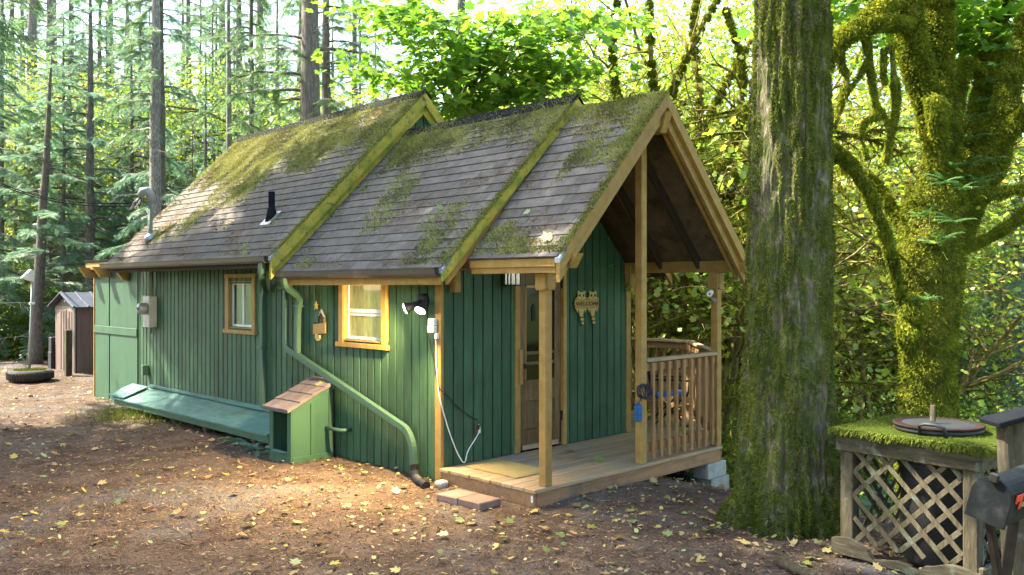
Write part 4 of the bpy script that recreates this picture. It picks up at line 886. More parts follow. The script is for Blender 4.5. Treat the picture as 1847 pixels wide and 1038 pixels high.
# ------------------------------------------------------------------ trees
TUFT = [(-.22,0,0),(.22,0,0),(0,1,.15)]
def bent(P0, d, L, n, wob, r_, grav=0.):
    P = [np.array(P0, float)]; d = np.array(d, float); d /= np.linalg.norm(d)
    for i in range(n):
        d = d+r_.normal(0, wob, 3)+np.array([0,0,grav]); d /= np.linalg.norm(d); P.append(P[-1]+d*L/n)
    return np.array(P)
def conifer(seed, Ht, z0, Rad, nb, nf, r0, fs=.5, dead=0, droop=.35, mat_l=CONL, mat_b=BARKG, lean=0., nside=12):
    r_ = np.random.default_rng(seed); mb = MB(); k = 18
    h = np.linspace(0, 1, k); rad = r0*(1-h)**.75+.012; rad[0] *= 1.35; rad[1] *= 1.08
    bx_ = np.cumsum(r_.normal(0, .006, k))*Ht*.12; by_ = np.cumsum(r_.normal(0, .006, k))*Ht*.12
    P = np.stack([bx_+lean*h*h*Ht, by_, h*Ht-.3], 1); mb.tube(P, rad, nside)
    pos, dr, nr, sz, tn = [], [], [], [], []
    for i in range(nb):
        q = ((i+r_.random())/nb)**.9; z = z0+(Ht-z0)*q*.98; L = Rad*(1-q)**.8*r_.uniform(.7, 1.15)+.25
        a = r_.random()*6.283; c = np.array([np.interp(z, P[:,2], P[:,0]), np.interp(z, P[:,2], P[:,1]), z])
        hd = np.array([math.cos(a), math.sin(a), 0]); s = np.linspace(0, 1, 7)
        B = c+hd*(s*L)[:,None]+np.array([0,0,1.])*((.15*s-droop*s*s)*L)[:,None]+r_.normal(0,.03*L,(7,3))*s[:,None]
        mb.tube(B, np.interp(s, [0,1], [.012+.012*L, .004]), 4, False)
        m = max(4, int(nf*L/Rad/ max(1, nb)*2)); t = r_.uniform(.12, 1, m)**.8; idx = t*6
        p = np.stack([np.interp(idx, range(7), B[:,j]) for j in range(3)], 1)
        side = np.array([-hd[1], hd[0], 0]); sg = np.where(r_.random(m) < .5, -1, 1)[:,None]
        d = hd*r_.uniform(.2,.9,(m,1))+side*sg*r_.uniform(.3,1.,(m,1))+np.array([0,0,1.])*r_.uniform(-.75,-.05,(m,1))
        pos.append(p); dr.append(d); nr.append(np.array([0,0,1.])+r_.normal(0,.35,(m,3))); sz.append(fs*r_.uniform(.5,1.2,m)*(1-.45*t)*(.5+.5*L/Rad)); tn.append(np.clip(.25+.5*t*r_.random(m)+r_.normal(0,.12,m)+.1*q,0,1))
    for i in range(dead):                        # bare lower limbs
        z = r_.uniform(1.0, z0+Ht*.12); a = r_.random()*6.283; L = r_.uniform(.5, 1.)*Rad*.9; c = np.array([np.interp(z, P[:,2], P[:,0]), np.interp(z, P[:,2], P[:,1]), z])
        B = bent(c, (math.cos(a), math.sin(a), r_.uniform(-.15,.25)), L, 7, .10, r_, -.05); mb.tube(B, np.linspace(.022,.004,8), 4, False)
        for q in range(4):
            i0 = r_.integers(2, 7); T = bent(B[i0], B[i0]-B[i0-1]+r_.normal(0,.12,3), L*.35, 4, .2, r_, -.08); mb.tube(T, np.linspace(.008,.002,5), 3, False)
    tm = mb.mesh('trunk', mat_b, True)
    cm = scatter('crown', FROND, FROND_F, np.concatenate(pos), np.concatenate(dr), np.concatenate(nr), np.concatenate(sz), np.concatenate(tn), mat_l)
    return tm, cm
def broadleaf(seed, Ht, spread, nleaf, ls, r0, stems=1, mat_l=YELLOWL, mat_b=BROWNB, first=.35, T=LEAF8, TF=LEAF8_F, flat=.35, up=.55, layers=True, tl=(0,1)):
    r_ = np.random.default_rng(seed); mb = MB(); tips = []
    def grow(P0, d, L, rad, lev):
        B = bent(P0, d, L, 8, .10+.03*lev, r_, .02 if lev == 0 else -.012); mb.tube(B, np.linspace(rad, rad*.45, 9), (9,7,5,4)[min(lev,3)], False)
        if lev >= 3: tips.append(B[4]); tips.append(B[8]); return
        if lev >= 1: tips.append(B[7])
        nk = (7, 5, 4)[lev]
        for q in range(nk):
            i = int(np.clip(round((first if lev == 0 else .25)*8+(1-(first if lev == 0 else .25))*8*(q+r_.random())/nk), 2, 8)); ax_ = B[i]-B[i-1]; ax_ /= np.linalg.norm(ax_)
            a = r_.random()*6.283; h_ = np.array([math.cos(a), math.sin(a), r_.uniform(-.1,.5)]); dd = ax_*up+h_*(1.1-up*.5); dd[2] *= .8
            Lc = (spread*.85 if lev == 0 else L*.58)*r_.uniform(.65,1.1); grow(B[i], dd, Lc, rad*(.5 if lev == 0 else .55)*(1-.3*i/8), lev+1)
    for s in range(stems):
        a = s*6.283/stems+r_.random(); ln = 0 if stems == 1 else r_.uniform(.25,.6)
        grow((.12*math.cos(a)*(stems > 1), .12*math.sin(a)*(stems > 1), -.3), (ln*math.cos(a), ln*math.sin(a), 1), Ht*r_.uniform(.65,.85), r0*(1 if stems == 1 else r_.uniform(.6,1)), 0)
    tips = np.array(tips); per = max(1, nleaf//len(tips)); n = per*len(tips); c = np.repeat(tips, per, 0)
    sp = .16*spread*.6+.12
    p = c+r_.normal(0, 1, (n,3))*np.array([sp, sp, sp*flat]); ctr = tips.mean(0)
    d = norm(p-c)*.7+norm((p-ctr)*np.array([1,1,0]))*.4+np.array([0,0,-.45])+r_.normal(0,.25,(n,3)); nr = np.array([0,0,1.])+r_.normal(0,.38,(n,3))
    ct = np.repeat(r_.random(len(tips)), per); tn = np.clip(tl[0]+(tl[1]-tl[0])*(.55*ct+.45*r_.random(n)), 0, 1)
    return mb.mesh('trunk', mat_b, True), scatter('crown', T, TF, p, d, nr, ls*r_.uniform(.6,1.2,n), tn, mat_l)
def plant(name, label, cat, px, D, tm, cm, rz=None, s=1., group=None, tilt=(0,0), z=None):
    x, y = at(px, D); return plant_at(name, label, cat, x, y, tm, cm, rz, s, group, tilt, z)
def plant_at(name, label, cat, x, y, tm, cm, rz=None, s=1., group=None, tilt=(0,0), z=None):
    o = empty(name, label, cat, (x, y, g1(x,y) if z is None else z), random.uniform(0,6.28) if rz is None else rz, group); o.rotation_euler[0], o.rotation_euler[1] = tilt
    o.scale = (s, s, s) if np.isscalar(s) else s
    if tm: ob('trunk', tm, o)
    if cm: ob('crown', cm, o)
    return o
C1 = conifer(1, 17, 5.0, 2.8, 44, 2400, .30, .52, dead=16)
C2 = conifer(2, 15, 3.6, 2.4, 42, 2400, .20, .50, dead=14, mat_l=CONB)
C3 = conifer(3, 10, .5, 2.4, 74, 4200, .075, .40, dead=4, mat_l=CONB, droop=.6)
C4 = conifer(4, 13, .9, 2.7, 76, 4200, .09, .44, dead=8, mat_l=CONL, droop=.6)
C5 = conifer(5, 17, 6.5, 2.2, 34, 1500, .26, .52, dead=14, mat_l=CONL, mat_b=BARKL)
C7 = conifer(8, 21, 6, 3.3, 90, 4600, .32, .95)
C6 = conifer(6, 19, 7.5, 3.2, 44, 1800, .40, .56, dead=22)
B1 = broadleaf(11, 11, 4.0, 10500, .105, .15, tl=(.05,.75), T=OVAL, TF=OVAL_F); B2 = broadleaf(12, 10, 3.8, 9500, .105, .12, stems=3, first=.3, tl=(.12,.85), T=OVAL, TF=OVAL_F); B3 = broadleaf(13, 7, 2.8, 6500, .085, .07, stems=5, first=.35, tl=(.1,.85), T=OVAL, TF=OVAL_F)
B4 = broadleaf(17, 9.5, 3.0, 5200, .11, .115, stems=6, first=.5, tl=(.15,.9), T=LEAF8, TF=LEAF8_F)
S1 = broadleaf(14, 2.6, 1.4, 6500, .062, .03, stems=5, first=.2, tl=(.0,.7), T=OVAL, TF=OVAL_F); S2 = broadleaf(15, 2.0, 1.3, 6000, .065, .025, stems=6, first=.2, mat_l=MAPLEL, T=OVAL, TF=OVAL_F)

# trees whose trunks stand clear in the picture: name, label, px, distance, meshes, rz, scale, tilt
plant('conifer_tree', 'thin leaning conifer with bowed mossy base beside the tyre', 'tree', 62, 22, *C2, rz=.5, s=(.8,.8,.55), tilt=(R(1),R(3)))
plant('conifer_tree', 'slim conifer rising right behind the garden shed', 'tree', 163, 24.5, *C2, rz=2.1, s=.8)
plant('conifer_tree', 'pale lichen-covered conifer trunk behind the service mast', 'tree', 279, 20, *C5, rz=1.1, s=(.62,.62,.85))
plant('conifer_tree', 'thin brown conifer trunk touching the pale one behind the mast', 'tree', 291, 21, *C2, rz=3.3, s=(.62,.62,.9))
plant('conifer_tree', 'pale slender trunk just left of the rear roof ridge end', 'tree', 414, 21.5, *C5, rz=4.4, s=(.42,.42,.8))
plant('conifer_tree', 'dark slender trunk above the left end of the rear ridge', 'tree', 452, 22.5, *C1, rz=.2, s=(.42,.42,.85))
plant('conifer_tree', 'stout grey fir trunk rising behind the rear roof ridge', 'tree', 564, 20, *C6, rz=2.6, s=(.82,.82,.95))
plant('conifer_tree', 'grey trunk close behind the stout fir at the ridge', 'tree', 588, 22, *C1, rz=1.9, s=(.7,.7,.9))
plant('conifer_tree', 'very thin dark stem between the mast and the ridge', 'tree', 371, 24, *C2, rz=5., s=(.4,.4,.7))
plant('conifer_tree', 'thin bare-branched conifer between the stout fir and the maple', 'tree', 678, 23, *C2, rz=1.2, s=(.42,.42,.8))
plant('conifer_tree', 'pale conifer trunk behind the middle ridge end', 'tree', 1030, 21, *C5, rz=2.4, s=(.5,.5,.8))
# green maple whose boughs hang over the ridge
bgx, bgy = at(829, 15.8); bough = empty('maple_tree', 'green maple spreading its leafy boughs over the cabin ridge', 'tree', (bgx, bgy, g1(bgx,bgy))); bo = np.array([bgx, bgy, g1(bgx,bgy)])
r_ = np.random.default_rng(88); mb = MB(); mb.tube([(0,0,-.3),(.03,.02,3),(0,.05,6),(.08,0,9.5),(.05,.05,12)], [.13,.11,.09,.07,.03], 10); pos, dr = [], []
for (px, py, D) in [(715,60,14),(755,130,13.4),(815,175,13.6),(880,120,12.9),(950,85,13),(1010,150,13.8),(1060,60,13.5),(900,40,12.6),(780,15,13.4),(980,25,13),(1100,25,14.4),(700,140,14.8),(860,205,14.4),(1000,200,14.9),(840,70,13.2),(1040,110,14.2),(920,170,13.8),(690,20,15)]:
    e = at3(px, py, D)-bo; s0 = np.array([0,.02,np.clip(e[2]-r_.uniform(.2,1.4), 3.2, 9)]); t = np.linspace(0,1,8)[:,None]
    Pb = s0+(e-s0)*t+np.array([0,0,1.])*(.5*np.sin(t*3.14)*r_.uniform(.3,1.))+r_.normal(0,.05,(8,3))*np.sin(t*3.14); mb.tube(Pb, np.linspace(.035,.007,8), 5, False)
    for q in range(6):
        c = Pb[r_.integers(4,8)]+r_.normal(0,1,3)*np.array([.38,.38,.10]); mb.tube([Pb[4], (Pb[4]+c)/2+r_.normal(0,.05,3), c], [.012,.008,.004], 4, False)
        n = 36; p = c+r_.normal(0,1,(n,3))*np.array([.30,.30,.05]); pos.append(p); dr.append((p-c)*np.array([1,1,0])+np.array([0,0,-.12])+r_.normal(0,.1,(n,3)))
mb.build('trunk', BARKG, bough, True); pos = np.concatenate(pos)
ob('crown', scatter('crown', MAPLE, MAPLE_F, pos, np.concatenate(dr), np.array([0,0,1.])+r_.normal(0,.30,pos.shape), .17*r_.uniform(.6,1.25,len(pos)), np.clip(r_.normal(.5,.25,len(pos)),0,1), MAPLEL), bough)
for i, (px, D, t, s, rz_) in enumerate([(1105,19,B4,1.1,.3),(1185,17,B4,1.05,1.9),(1272,16,B4,1.0,.2),(1325,18.5,B4,1.1,3.9),(1545,19,B4,1.0,.8),(1610,23,B2,1.1,2.2),(1800,22,B1,1.0,5.),(1440,21,B1,1.2,4.),(1235,18,B4,1.15,5.1)]):
    plant('maple_tree', ['mossy many-stemmed maple behind the middle roof ridge','mossy many-stemmed maple just left of the porch gable peak','slim mossy stems fanning out right of the porch gable','yellow-green maple between porch gable and fir trunk','yellow-green maple seen between the fir and the mossy maple','many-stemmed maple behind the hanging moss branches','green maple behind the mossy trunk at the right edge','broad maple hidden mostly behind the big fir trunk','tall mossy stems right behind the porch gable peak'][i], 'tree', px, D, *t, rz=rz_, s=s)
# further forest
def where(px, D):
    for lim, w_ in ((70,'behind the tyre and light pole'),(200,'behind the garden shed'),(330,'left of the service mast'),(520,'above the left half of the rear roof'),(720,'beside the stout fir behind the ridge'),(900,'beyond the rear gable'),(1060,'beyond the middle ridge'),(1210,'left of the porch gable peak'),(1345,'between porch gable and big fir'),(1520,'behind the big fir trunk'),(1640,'between big fir and mossy maple'),(1740,'right behind the mossy maple trunk'),(9999,'at the right edge beyond the mailbox')):
        if px < lim: return w_+(', nearest row' if D < 26 else ', at middle distance' if D < 40 else ', far off')
r_ = np.random.default_rng(21)
for px, D, k in [(-20,24,3),(115,25,3),(240,26,3),(345,27,3),(-40,25,3),(0,27,4),(30,30,3),(90,27.5,3),(125,29,4),(165,33,3),(215,28,3),(250,31,4),(280,34,3),(325,30,3),(385,33,4),(350,38,3),(20,38,3),(110,36,3),(190,38,4),(300,40,3),(360,44,4),(440,36,3),(500,35,4),(530,40,3),(620,36,3),(650,42,4),(720,38,3),(-20,44,4),(60,46,3),(150,48,4),(240,48,3),(420,46,4),(480,46,3),(560,50,4),(-80,33,3),(60,40,1),(180,44,2),(285,42,1),(130,52,2),(20,50,1),(390,48,2),(230,54,1),(340,50,2),(200,56,1),(330,58,2),(100,60,1),(40,54,2),(270,60,2),(1660,24,4),(1780,25,3),(1840,20,3),(1860,30,2),(1700,36,1),(900,42,4),(1000,40,3),(960,50,4),(400,60,1),(600,56,2),(430,42,1),(500,44,2),(545,46,1),(470,54,1),(640,46,2),(90,44,1)]:
    t = {1:C1,2:C2,3:C3,4:C4}[k]; sc_f = r_.uniform(.85,1.15)*(1.4 if D > 40 and k in (3,4) else 1.35 if D >= 40 else 1)
    plant('conifer_tree', 'blue-green conifer '+where(px, D), 'tree', px, D, *t, s=sc_f, group='background conifers')
for px, D, k in [(1185,24,1),(1245,28,2),(1295,22,2),(1345,25,1),(15,33,1),(85,30,2),(140,36,1),(235,32,2),(300,30,1),(355,34,1),(420,36,2),(190,42,1),(700,27,1),(860,27,2),(930,25,1),(1000,29,2),(1070,26,1),(1140,24,2),(1220,23,3),(1290,25,1),(1370,27,2),(1460,26,2),(1520,24,3),(1570,29,1),(1640,28,2),(1720,23,3),(1750,30,1),(1830,26,2),(1100,34,2),(1200,33,1),(1300,35,2),(1410,36,1),(1500,35,2),(1620,38,1),(1750,40,2),(1850,38,1),(1250,45,1),(1380,47,2),(1550,47,1),(1680,50,2),(1810,50,1),(760,35,1),(850,46,2),(1150,48,1),(1040,46,2),(620,30,1),(480,31,1)]:
    t = {1:B1,2:B2,3:B3}[k]; plant('maple_tree', 'yellow-green maple '+where(px, D), 'tree', px, D, *t, s=r_.uniform(1.35,1.6) if 1060 < px < 1350 and D < 32 else r_.uniform(.85,1.25), group='background broadleaf trees')
for px, D, k in [(1180,20,2),(1215,19.2,1),(1250,21,2),(1285,18,1),(1320,19.6,2),(1345,18,1),(1510,12.6,2),(1540,14.5,1),(1575,13.4,2),(1600,16,1),(1630,14.8,2),(1730,14.6,1),(1760,16.2,2),(1790,13.8,1),(1825,15,2),(1850,13,1),(1700,18,1),(1560,19,2),(1650,20,1),(1800,20,2),(1250,21,1),(1400,17,2),(1450,16,1),(1500,17.5,1),(1170,22,2),(1300,20,1),(1590,22,1),(1840,22,1),(1740,24,2)]:
    plant('bush', 'leafy bush '+where(px, D+8), 'bush', px, D, *{1:S1,2:S2}[k], s=r_.uniform(.9,1.35), group='undergrowth bushes')
for px, D, k in [(-10,25,2),(40,27,1),(75,25.5,2),(105,30,1),(15,31,2),(150,32,2),(-60,27,1),(210,33,1)]:
    plant('bush', 'leafy bush '+where(px, D+8), 'bush', px, D, *{1:S1,2:S2}[k], s=r_.uniform(.9,1.4), group='bushes at the left forest edge')
seen = {}
for o in list(bpy.data.objects):
    if o.get('group') in ('background conifers', 'background broadleaf trees', 'undergrowth bushes', 'bushes at the left forest edge'): seen.setdefault(o['label'], []).append(o)
for lab, L_ in seen.items():
    if len(L_) > 1:
        def scr(o): v = np.array(o.location)-CAM; return (v@RGT)/(v@FWD)
        for q, o in enumerate(sorted(L_, key=scr)): o['label'] = lab+', '+('first','second','third','fourth','fifth','sixth','seventh','eighth','ninth','tenth','eleventh','twelfth','thirteenth','fourteenth','fifteenth')[min(q,14)]+' from left'
# sunward trees left of the picture whose crowns shade the yard
for i, (x, y, t, s) in enumerate([(-4.9,9.4,C7,.95),(-4.0,7.9,C7,1.1),(-4.7,6.6,C7,.85),(-7.4,6.6,C7,.9),(-9,9.6,C7,1.),(-9.5,13.5,C6,.85),(-9.6,6.2,C4,1.2),(-11,11,C6,.9),(-13,4,C1,.9),(-10.5,1.2,C4,1.2)]):
    plant_at('conifer_tree', 'tall conifer at the sunward edge of the yard, left of the picture', 'tree', x, y, *t, s=s, group='conifers on the sunward side of the yard')

# ------------------------------------------------------------------ the big fir by the lattice
fx_, fy_ = at(1420, 7.35); FH = 22.
fir = empty('fir_tree', 'huge moss-covered fir trunk standing in front of the porch corner', 'tree', (fx_, fy_, g1(fx_, fy_)))
NA, NZ = 240, 420
zz = np.concatenate([np.linspace(-.25, 5.6, 330), np.linspace(5.65, FH, NZ-330)]); aa = np.arange(NA)*2*math.pi/NA
A_, Z_ = np.meshgrid(aa, zz); base_r = .342*(1-np.clip(Z_/ (FH*1.15), 0, 1))+.0; fl_ = np.exp(-np.clip(Z_+.1, 0, None)/.42)
root = .5+.5*np.cos(A_*5+1.3+.5*np.sin(A_*2)); base_r = base_r+fl_*(.10+.16*root)
cp = np.stack([np.cos(A_)*2.6, np.sin(A_)*2.6, Z_*.75], -1)
rid = np.clip(np.abs(fbm(np.stack([np.cos(A_)*6.5, np.sin(A_)*6.5, Z_*1.7], -1), 3, 31)-.5)*4.2, 0, 1)
moss_m = .55*fbm(cp*1.4, 4, 40)+.45*fbm(np.stack([np.cos(A_)*7, np.sin(A_)*7, Z_*4.5], -1), 3, 41)+.05*(rid-.5)
disp = .042*(rid-.5)+.03*(fbm(cp, 3, 33)-.5)+.014*(fbm(np.stack([np.cos(A_)*16, np.sin(A_)*16, Z_*9], -1), 3, 35)-.5)+.028*np.clip((moss_m-.44)*6, 0, 1)
rr = base_r+disp; lx_ = .015*Z_; XX = rr*np.cos(A_)+lx_*RGT[0]*.6; YY = rr*np.sin(A_)+lx_*RGT[1]*.6
V_ = np.stack([XX, YY, Z_], -1).reshape(-1, 3); i_, j_ = np.meshgrid(np.arange(NZ-1), np.arange(NA), indexing='ij'); a0 = (i_*NA+j_).ravel(); a1 = (i_*NA+(j_+1) % NA).ravel()
ob('trunk', arr_mesh('trunk', V_, np.stack([a0, a1, a1+NA, a0+NA], 1), BARK, smooth=True), fir)
def moss_on(name, V_, N_, prob, n, size, parent, mat_=MOSS, seed=1, hang=.5, T=BLADE, TF=BLADE_F, bright=0., jit=.01):
    r_ = np.random.default_rng(seed); k = r_.choice(len(V_), n, p=prob/prob.sum()); p = V_[k]+r_.normal(0,jit,(n,3)); nn = N_[k]; p = p-nn*np.clip(((p-V_[k])*nn).sum(1,keepdims=True), -1, 1)*.9
    d = nn*.7+np.array([0,0,-hang])+r_.normal(0,.45,(n,3))
    t = np.clip(.9*fbm(p*6, 3, seed)-.05+.28*np.clip(nn[:,2],0,1)+r_.normal(0,.12,n)+bright, 0, 1)
    o = ob(name, scatter(name, T, TF, p, d, nn+r_.normal(0,.6,(n,3)), size*r_.uniform(.5,1.4,n), t, mat_), parent); o['kind'] = 'stuff'; return o
Nn = np.stack([np.cos(A_), np.sin(A_), 0*A_], -1).reshape(-1, 3); facing = (Nn@(-FWD)+.45 > 0)
pm_ = np.clip((moss_m.ravel()-.45)*10, 0.0, 1)*facing*(Z_.ravel() < 5.7)*np.clip(1.25-.10*Z_.ravel(), .3, 1.3)
moss_on('moss', V_, Nn, pm_, 120000, .020, fir, mat_=MOSSF, seed=51, hang=.4, bright=.0, jit=.006, T=TUFT)
pr_ = np.clip(1-np.abs(Z_.ravel()-.05)/.35, 0, 1)*facing
moss_on('moss', V_, Nn, pr_, 9000, .045, fir, mat_=MOSSG, seed=52, hang=.1, bright=-.25)
# upper limbs of the fir
ft = MB(); pos, dr, nr, sz, tn = [], [], [], [], []
r_ = np.random.default_rng(61)
for i in range(46):
    z = r_.uniform(8, FH-.5); L = 3.4*(1-(z-8)/(FH-8))**.7+.4; a = r_.random()*6.283; hd = np.array([math.cos(a), math.sin(a), 0]); s = np.linspace(0,1,7)
    Bq = np.array([lx_.max()*0, 0, z])+hd*(s*L)[:,None]+np.array([0,0,1.])*((.1*s-.35*s*s)*L)[:,None]; ft.tube(Bq, np.linspace(.05,.006,7), 5, False)
    m = 34; t = r_.uniform(.15,1,m); p = np.stack([np.interp(t*6, range(7), Bq[:,j]) for j in range(3)],1); sd_ = np.array([-hd[1],hd[0],0])
    pos.append(p); dr.append(hd*.6+sd_*r_.choice([-1,1],(m,1))*r_.uniform(.3,1,(m,1))+np.array([0,0,-.4])); nr.append(np.array([0,0,1.])+r_.normal(0,.3,(m,3))); sz.append(.8*(1-.4*t)); tn.append(r_.random(m))
ft.build('limb', BARKG, fir, True); ob('crown', scatter('crown', FROND, FROND_F, np.concatenate(pos), np.concatenate(dr), np.concatenate(nr), np.concatenate(sz), np.concatenate(tn), CONL), fir)

# ------------------------------------------------------------------ mossy bigleaf maple at the right
MD = 10.8
mpx, mpy = at(1672, MD); mple = empty('mossy_maple_tree', 'old maple thick with golden-green moss, forking limbs at right', 'tree', (mpx, mpy, 0))
def mp(px, py, dD=0): p = at3(px, py, MD+dD); return p-np.array([mpx, mpy, 0])
pxm = MD/FPX
def limb(P, r, nm='limb', n=26, rough=.16, seed=0, hang=.6, dens=1., par=None, mt_=None, big=1.):
    P = np.array(P, float); r = np.array(r, float); m = 6*len(P); t = np.linspace(0, len(P)-1, m)
    def sp(A):
        i = np.clip(np.floor(t).astype(int), 0, len(A)-2); f = t-i; q = lambda k: A[np.clip(k, 0, len(A)-1)]
        f = f.reshape(-1, *([1]*(A.ndim-1))); a, b, c, d = q(i-1), q(i), q(i+1), q(i+2)
        return .5*((2*b)+(-a+c)*f+(2*a-5*b+4*c-d)*f*f+(-a+3*b-3*c+d)*f**3)
    Q = sp(P); rd = np.clip(sp(r), .006, None); mb = MB().tube(Q, rd, n); V_ = np.concatenate(mb.v)
    cc = np.repeat(Q, n, 0); nn = norm(V_-cc); rep = np.repeat(rd, n)[:,None]
    V_ = V_+nn*rep*rough*2*(fbm(V_*3.2, 4, 70+seed)-.5)[:,None]+nn*rep*rough*.9*(fbm(V_*9, 3, 80+seed)-.5)[:,None]; mb.v = [V_]
    o = mb.build(nm, mt_ or MOSSB, par or mple, True)
    L = np.linalg.norm(np.diff(Q, axis=0), axis=1).sum(); area = L*rd.mean()*6.28; face = (nn@(-FWD) > -.45)
    up_ = np.clip(.75+.5*nn[:,2], .1, 1.2)*np.clip((.5*fbm(V_*2.2,3,90+seed)+.5*fbm(V_*7,3,95+seed)-.36)*6,.02,1)*face*np.repeat(rd, n)
    moss_on('moss', V_, nn, up_, int(min(45000, 20000*area*dens)), .034*big, o, T=TUFT, seed=100+seed, hang=hang, jit=.05*min(1, rd.mean()/.15)+.01)
    return o, Q, rd
limb([mp(1676,1010), mp(1676,860), mp(1674,735), mp(1672,640), mp(1678,520), mp(1682,420), mp(1688,350)], np.array([74,54,46,44,49,51,46])*pxm, 'trunk', 60, .20, 1)
limb([mp(1688,400,.05), mp(1696,320), mp(1698,230,.05), mp(1693,130,.1), mp(1691,30,.1), mp(1690,-80,.1)], np.array([36,31,28,22,23,23])*pxm, seed=2, n=36)
limb([mp(1694,310,-.1), mp(1678,210,-.2), mp(1656,130,-.25), mp(1643,60,-.25), mp(1630,-60,-.2)], np.array([18,19,20,21,20])*pxm, seed=3, n=36)
limb([mp(1705,430,.1), mp(1745,355,.1), mp(1785,290,.0), mp(1806,220,-.1), mp(1828,140,-.2), mp(1862,30,-.3)], np.array([36,31,26,20,18,18])*pxm, seed=4, n=32)
limb([mp(1722,360,.3), mp(1750,270,.5), mp(1772,190,.7), mp(1788,100,.8), mp(1812,-40,.9)], np.array([30,24,19,18,18])*pxm, seed=5, n=28)
limb([mp(1785,265,.0), mp(1820,235,-.2), mp(1862,200,-.4)], np.array([16,15,14])*pxm, seed=6)
limb([mp(1640,590,-.2), mp(1622,530,-.5), mp(1602,445,-.7), mp(1572,360,-.9), mp(1535,300,-1.), mp(1490,262,-1.1)], np.array([5,5,7,8,9,11])*pxm, seed=7, hang=.9)
limb([mp(1655,420,.1), mp(1620,395,.3), mp(1575,330,.5), mp(1520,300,.7)], np.array([16,9,8,7])*pxm, seed=8)
limb([mp(1640,48,-.35), mp(1600,42,-.5), mp(1568,45,-.6), mp(1552,62,-.65)], np.array([12,12,12,8])*pxm, seed=9, hang=.8)
for k, (P, r0_) in enumerate([(((1563,70),(1568,120),(1575,160),(1580,205)), 8), (((1609,80),(1612,140),(1616,190),(1606,245),(1598,290)), 9), (((1520,60),(1516,110),(1528,150),(1512,200),(1500,235)), 8), (((1566,105),(1548,140),(1530,165)), 5), (((1585,210),(1560,220),(1555,250),(1563,285)), 6), (((1595,90),(1593,130),(1596,150)), 6), (((1580,190),(1596,210),(1604,235)), 5)]):
    limb([mp(x, y, -.6) for x, y in P], np.linspace(r0_, r0_*.5, len(P))*pxm*.62, 'hanging_branch', 10, .3, 20+k, 1.6, 1.6)
limb([mp(1700,-10,-.1), mp(1600,10,-.4), mp(1545,50,-.6), mp(1505,85,-.7), mp(1485,130,-.7)], np.array([14,13,12,12,9])*pxm, seed=10, hang=1.)
limb([mp(1740,365,.1), mp(1790,350,-.1), mp(1870,338,-.3)], np.array([14,9,9])*pxm, seed=11, hang=1.4, dens=1.5); limb([mp(1738,448,.1), mp(1790,425,.0), mp(1868,372,-.2)], np.array([7,7,9])*pxm, seed=12, hang=1.2, dens=1.4)
limb([mp(1720,215,.1), mp(1742,120,.2), mp(1765,135,.3)], np.array([10,11,9])*pxm, seed=13)
v_, f_ = [], []
for k, (x, y, s_) in enumerate([(1650,560,26),(1690,200,24),(1640,610,20)]):
    limb([mp(x-10, y-20,-.5), mp(x, y,-.52), mp(x-2, y+40,-.45)], np.array([10, s_, 8])*pxm*.7, 'moss_clump', 16, .4, 30+k, 1.2, 1.5)
# clump of arching mossy vine-maple stems beyond the porch gable
VD = 15.2; vx, vy = at(1236, VD); vine = empty('vine_maple_clump', 'arching mossy vine maple stems between porch gable and fir', 'tree', (vx, vy, g1(vx,vy))); v0 = np.array([vx, vy, g1(vx,vy)]); vr = np.random.default_rng(66)
for k, P in enumerate([[(1235,760),(1232,500),(1245,330),(1285,200),(1345,90),(1400,0)],[(1250,760),(1262,560),(1275,400),(1310,280),(1352,190)],[(1225,760),(1215,450),(1190,250),(1175,120),(1170,-20)],[(1230,760),(1225,420),(1205,220),(1235,110),(1300,-10)],[(1245,760),(1290,520),(1310,380),(1338,290)],[(1220,760),(1180,420),(1125,220),(1105,110),(1115,-20)],[(1225,760),(1230,480),(1255,300),(1262,180),(1250,60),(1262,-30)],[(1248,700),(1285,450),(1300,330),(1330,230),(1338,120),(1310,20)]]):
    dd = vr.uniform(-.9,.9); Q = [at3(x, y, VD+dd*q/len(P))-v0 for q, (x, y) in enumerate(P)]
    o, QQ, rd = limb(Q, np.linspace(vr.uniform(.055,.085), .03, len(P)), 'stem', 10, .3, 40+k, .9, .8, vine, BROWNB, 1.3)
    for b in range(5):
        i0 = vr.integers(len(QQ)//3, len(QQ)-2); T_ = bent(QQ[i0], (QQ[i0+1]-QQ[i0])*4+vr.normal(0,.6,3), vr.uniform(.7,1.6), 6, .15, vr, -.03); MB().tube(T_, np.linspace(.025,.006,7), 5).build('side_branch', BROWNB, vine, True)
# licorice ferns along the limbs
def fern_at(p, n, L, m, parent, r_, updir=(0,0,1), name='fern'):
    pos, dr, nr = [], [], []
    for i in range(n):
        a = r_.random()*6.283; pos.append(p+r_.normal(0,.015,3)); dr.append([math.cos(a)*.9, math.sin(a)*.9, r_.uniform(.1,.9)]); nr.append([0,0,1])
    FT = [(x*1.0, y, z-.35*y*y) for x, y, z in FROND]
    return ob(name, scatter(name, FT, FROND_F, np.array(pos), np.array(dr,float), np.array(nr,float)+r_.normal(0,.1,(n,3)), L*r_.uniform(.6,1.2,n), r_.random(n), m), parent)
r_ = np.random.default_rng(9)
for x, y, dd in [(1700,330,-.45),(1725,300,-.3),(1750,250,-.2),(1770,290,-.35),(1790,180,.2),(1800,120,.3),(1765,330,-.4),(1720,400,-.5),(1690,440,-.5),(1660,390,-.5),(1655,545,-.55),(1672,540,-.6),(1745,190,.4),(1815,90,-.3),(1705,430,-.55),(1735,340,-.4),(1780,150,.3),(1760,215,.2),(1812,60,.4)]:
    fern_at(mp(x, y, dd), 9, .22, FERNL, mple, r_)
pos, dr = [], []       # leaf sprays on the maple's own twigs
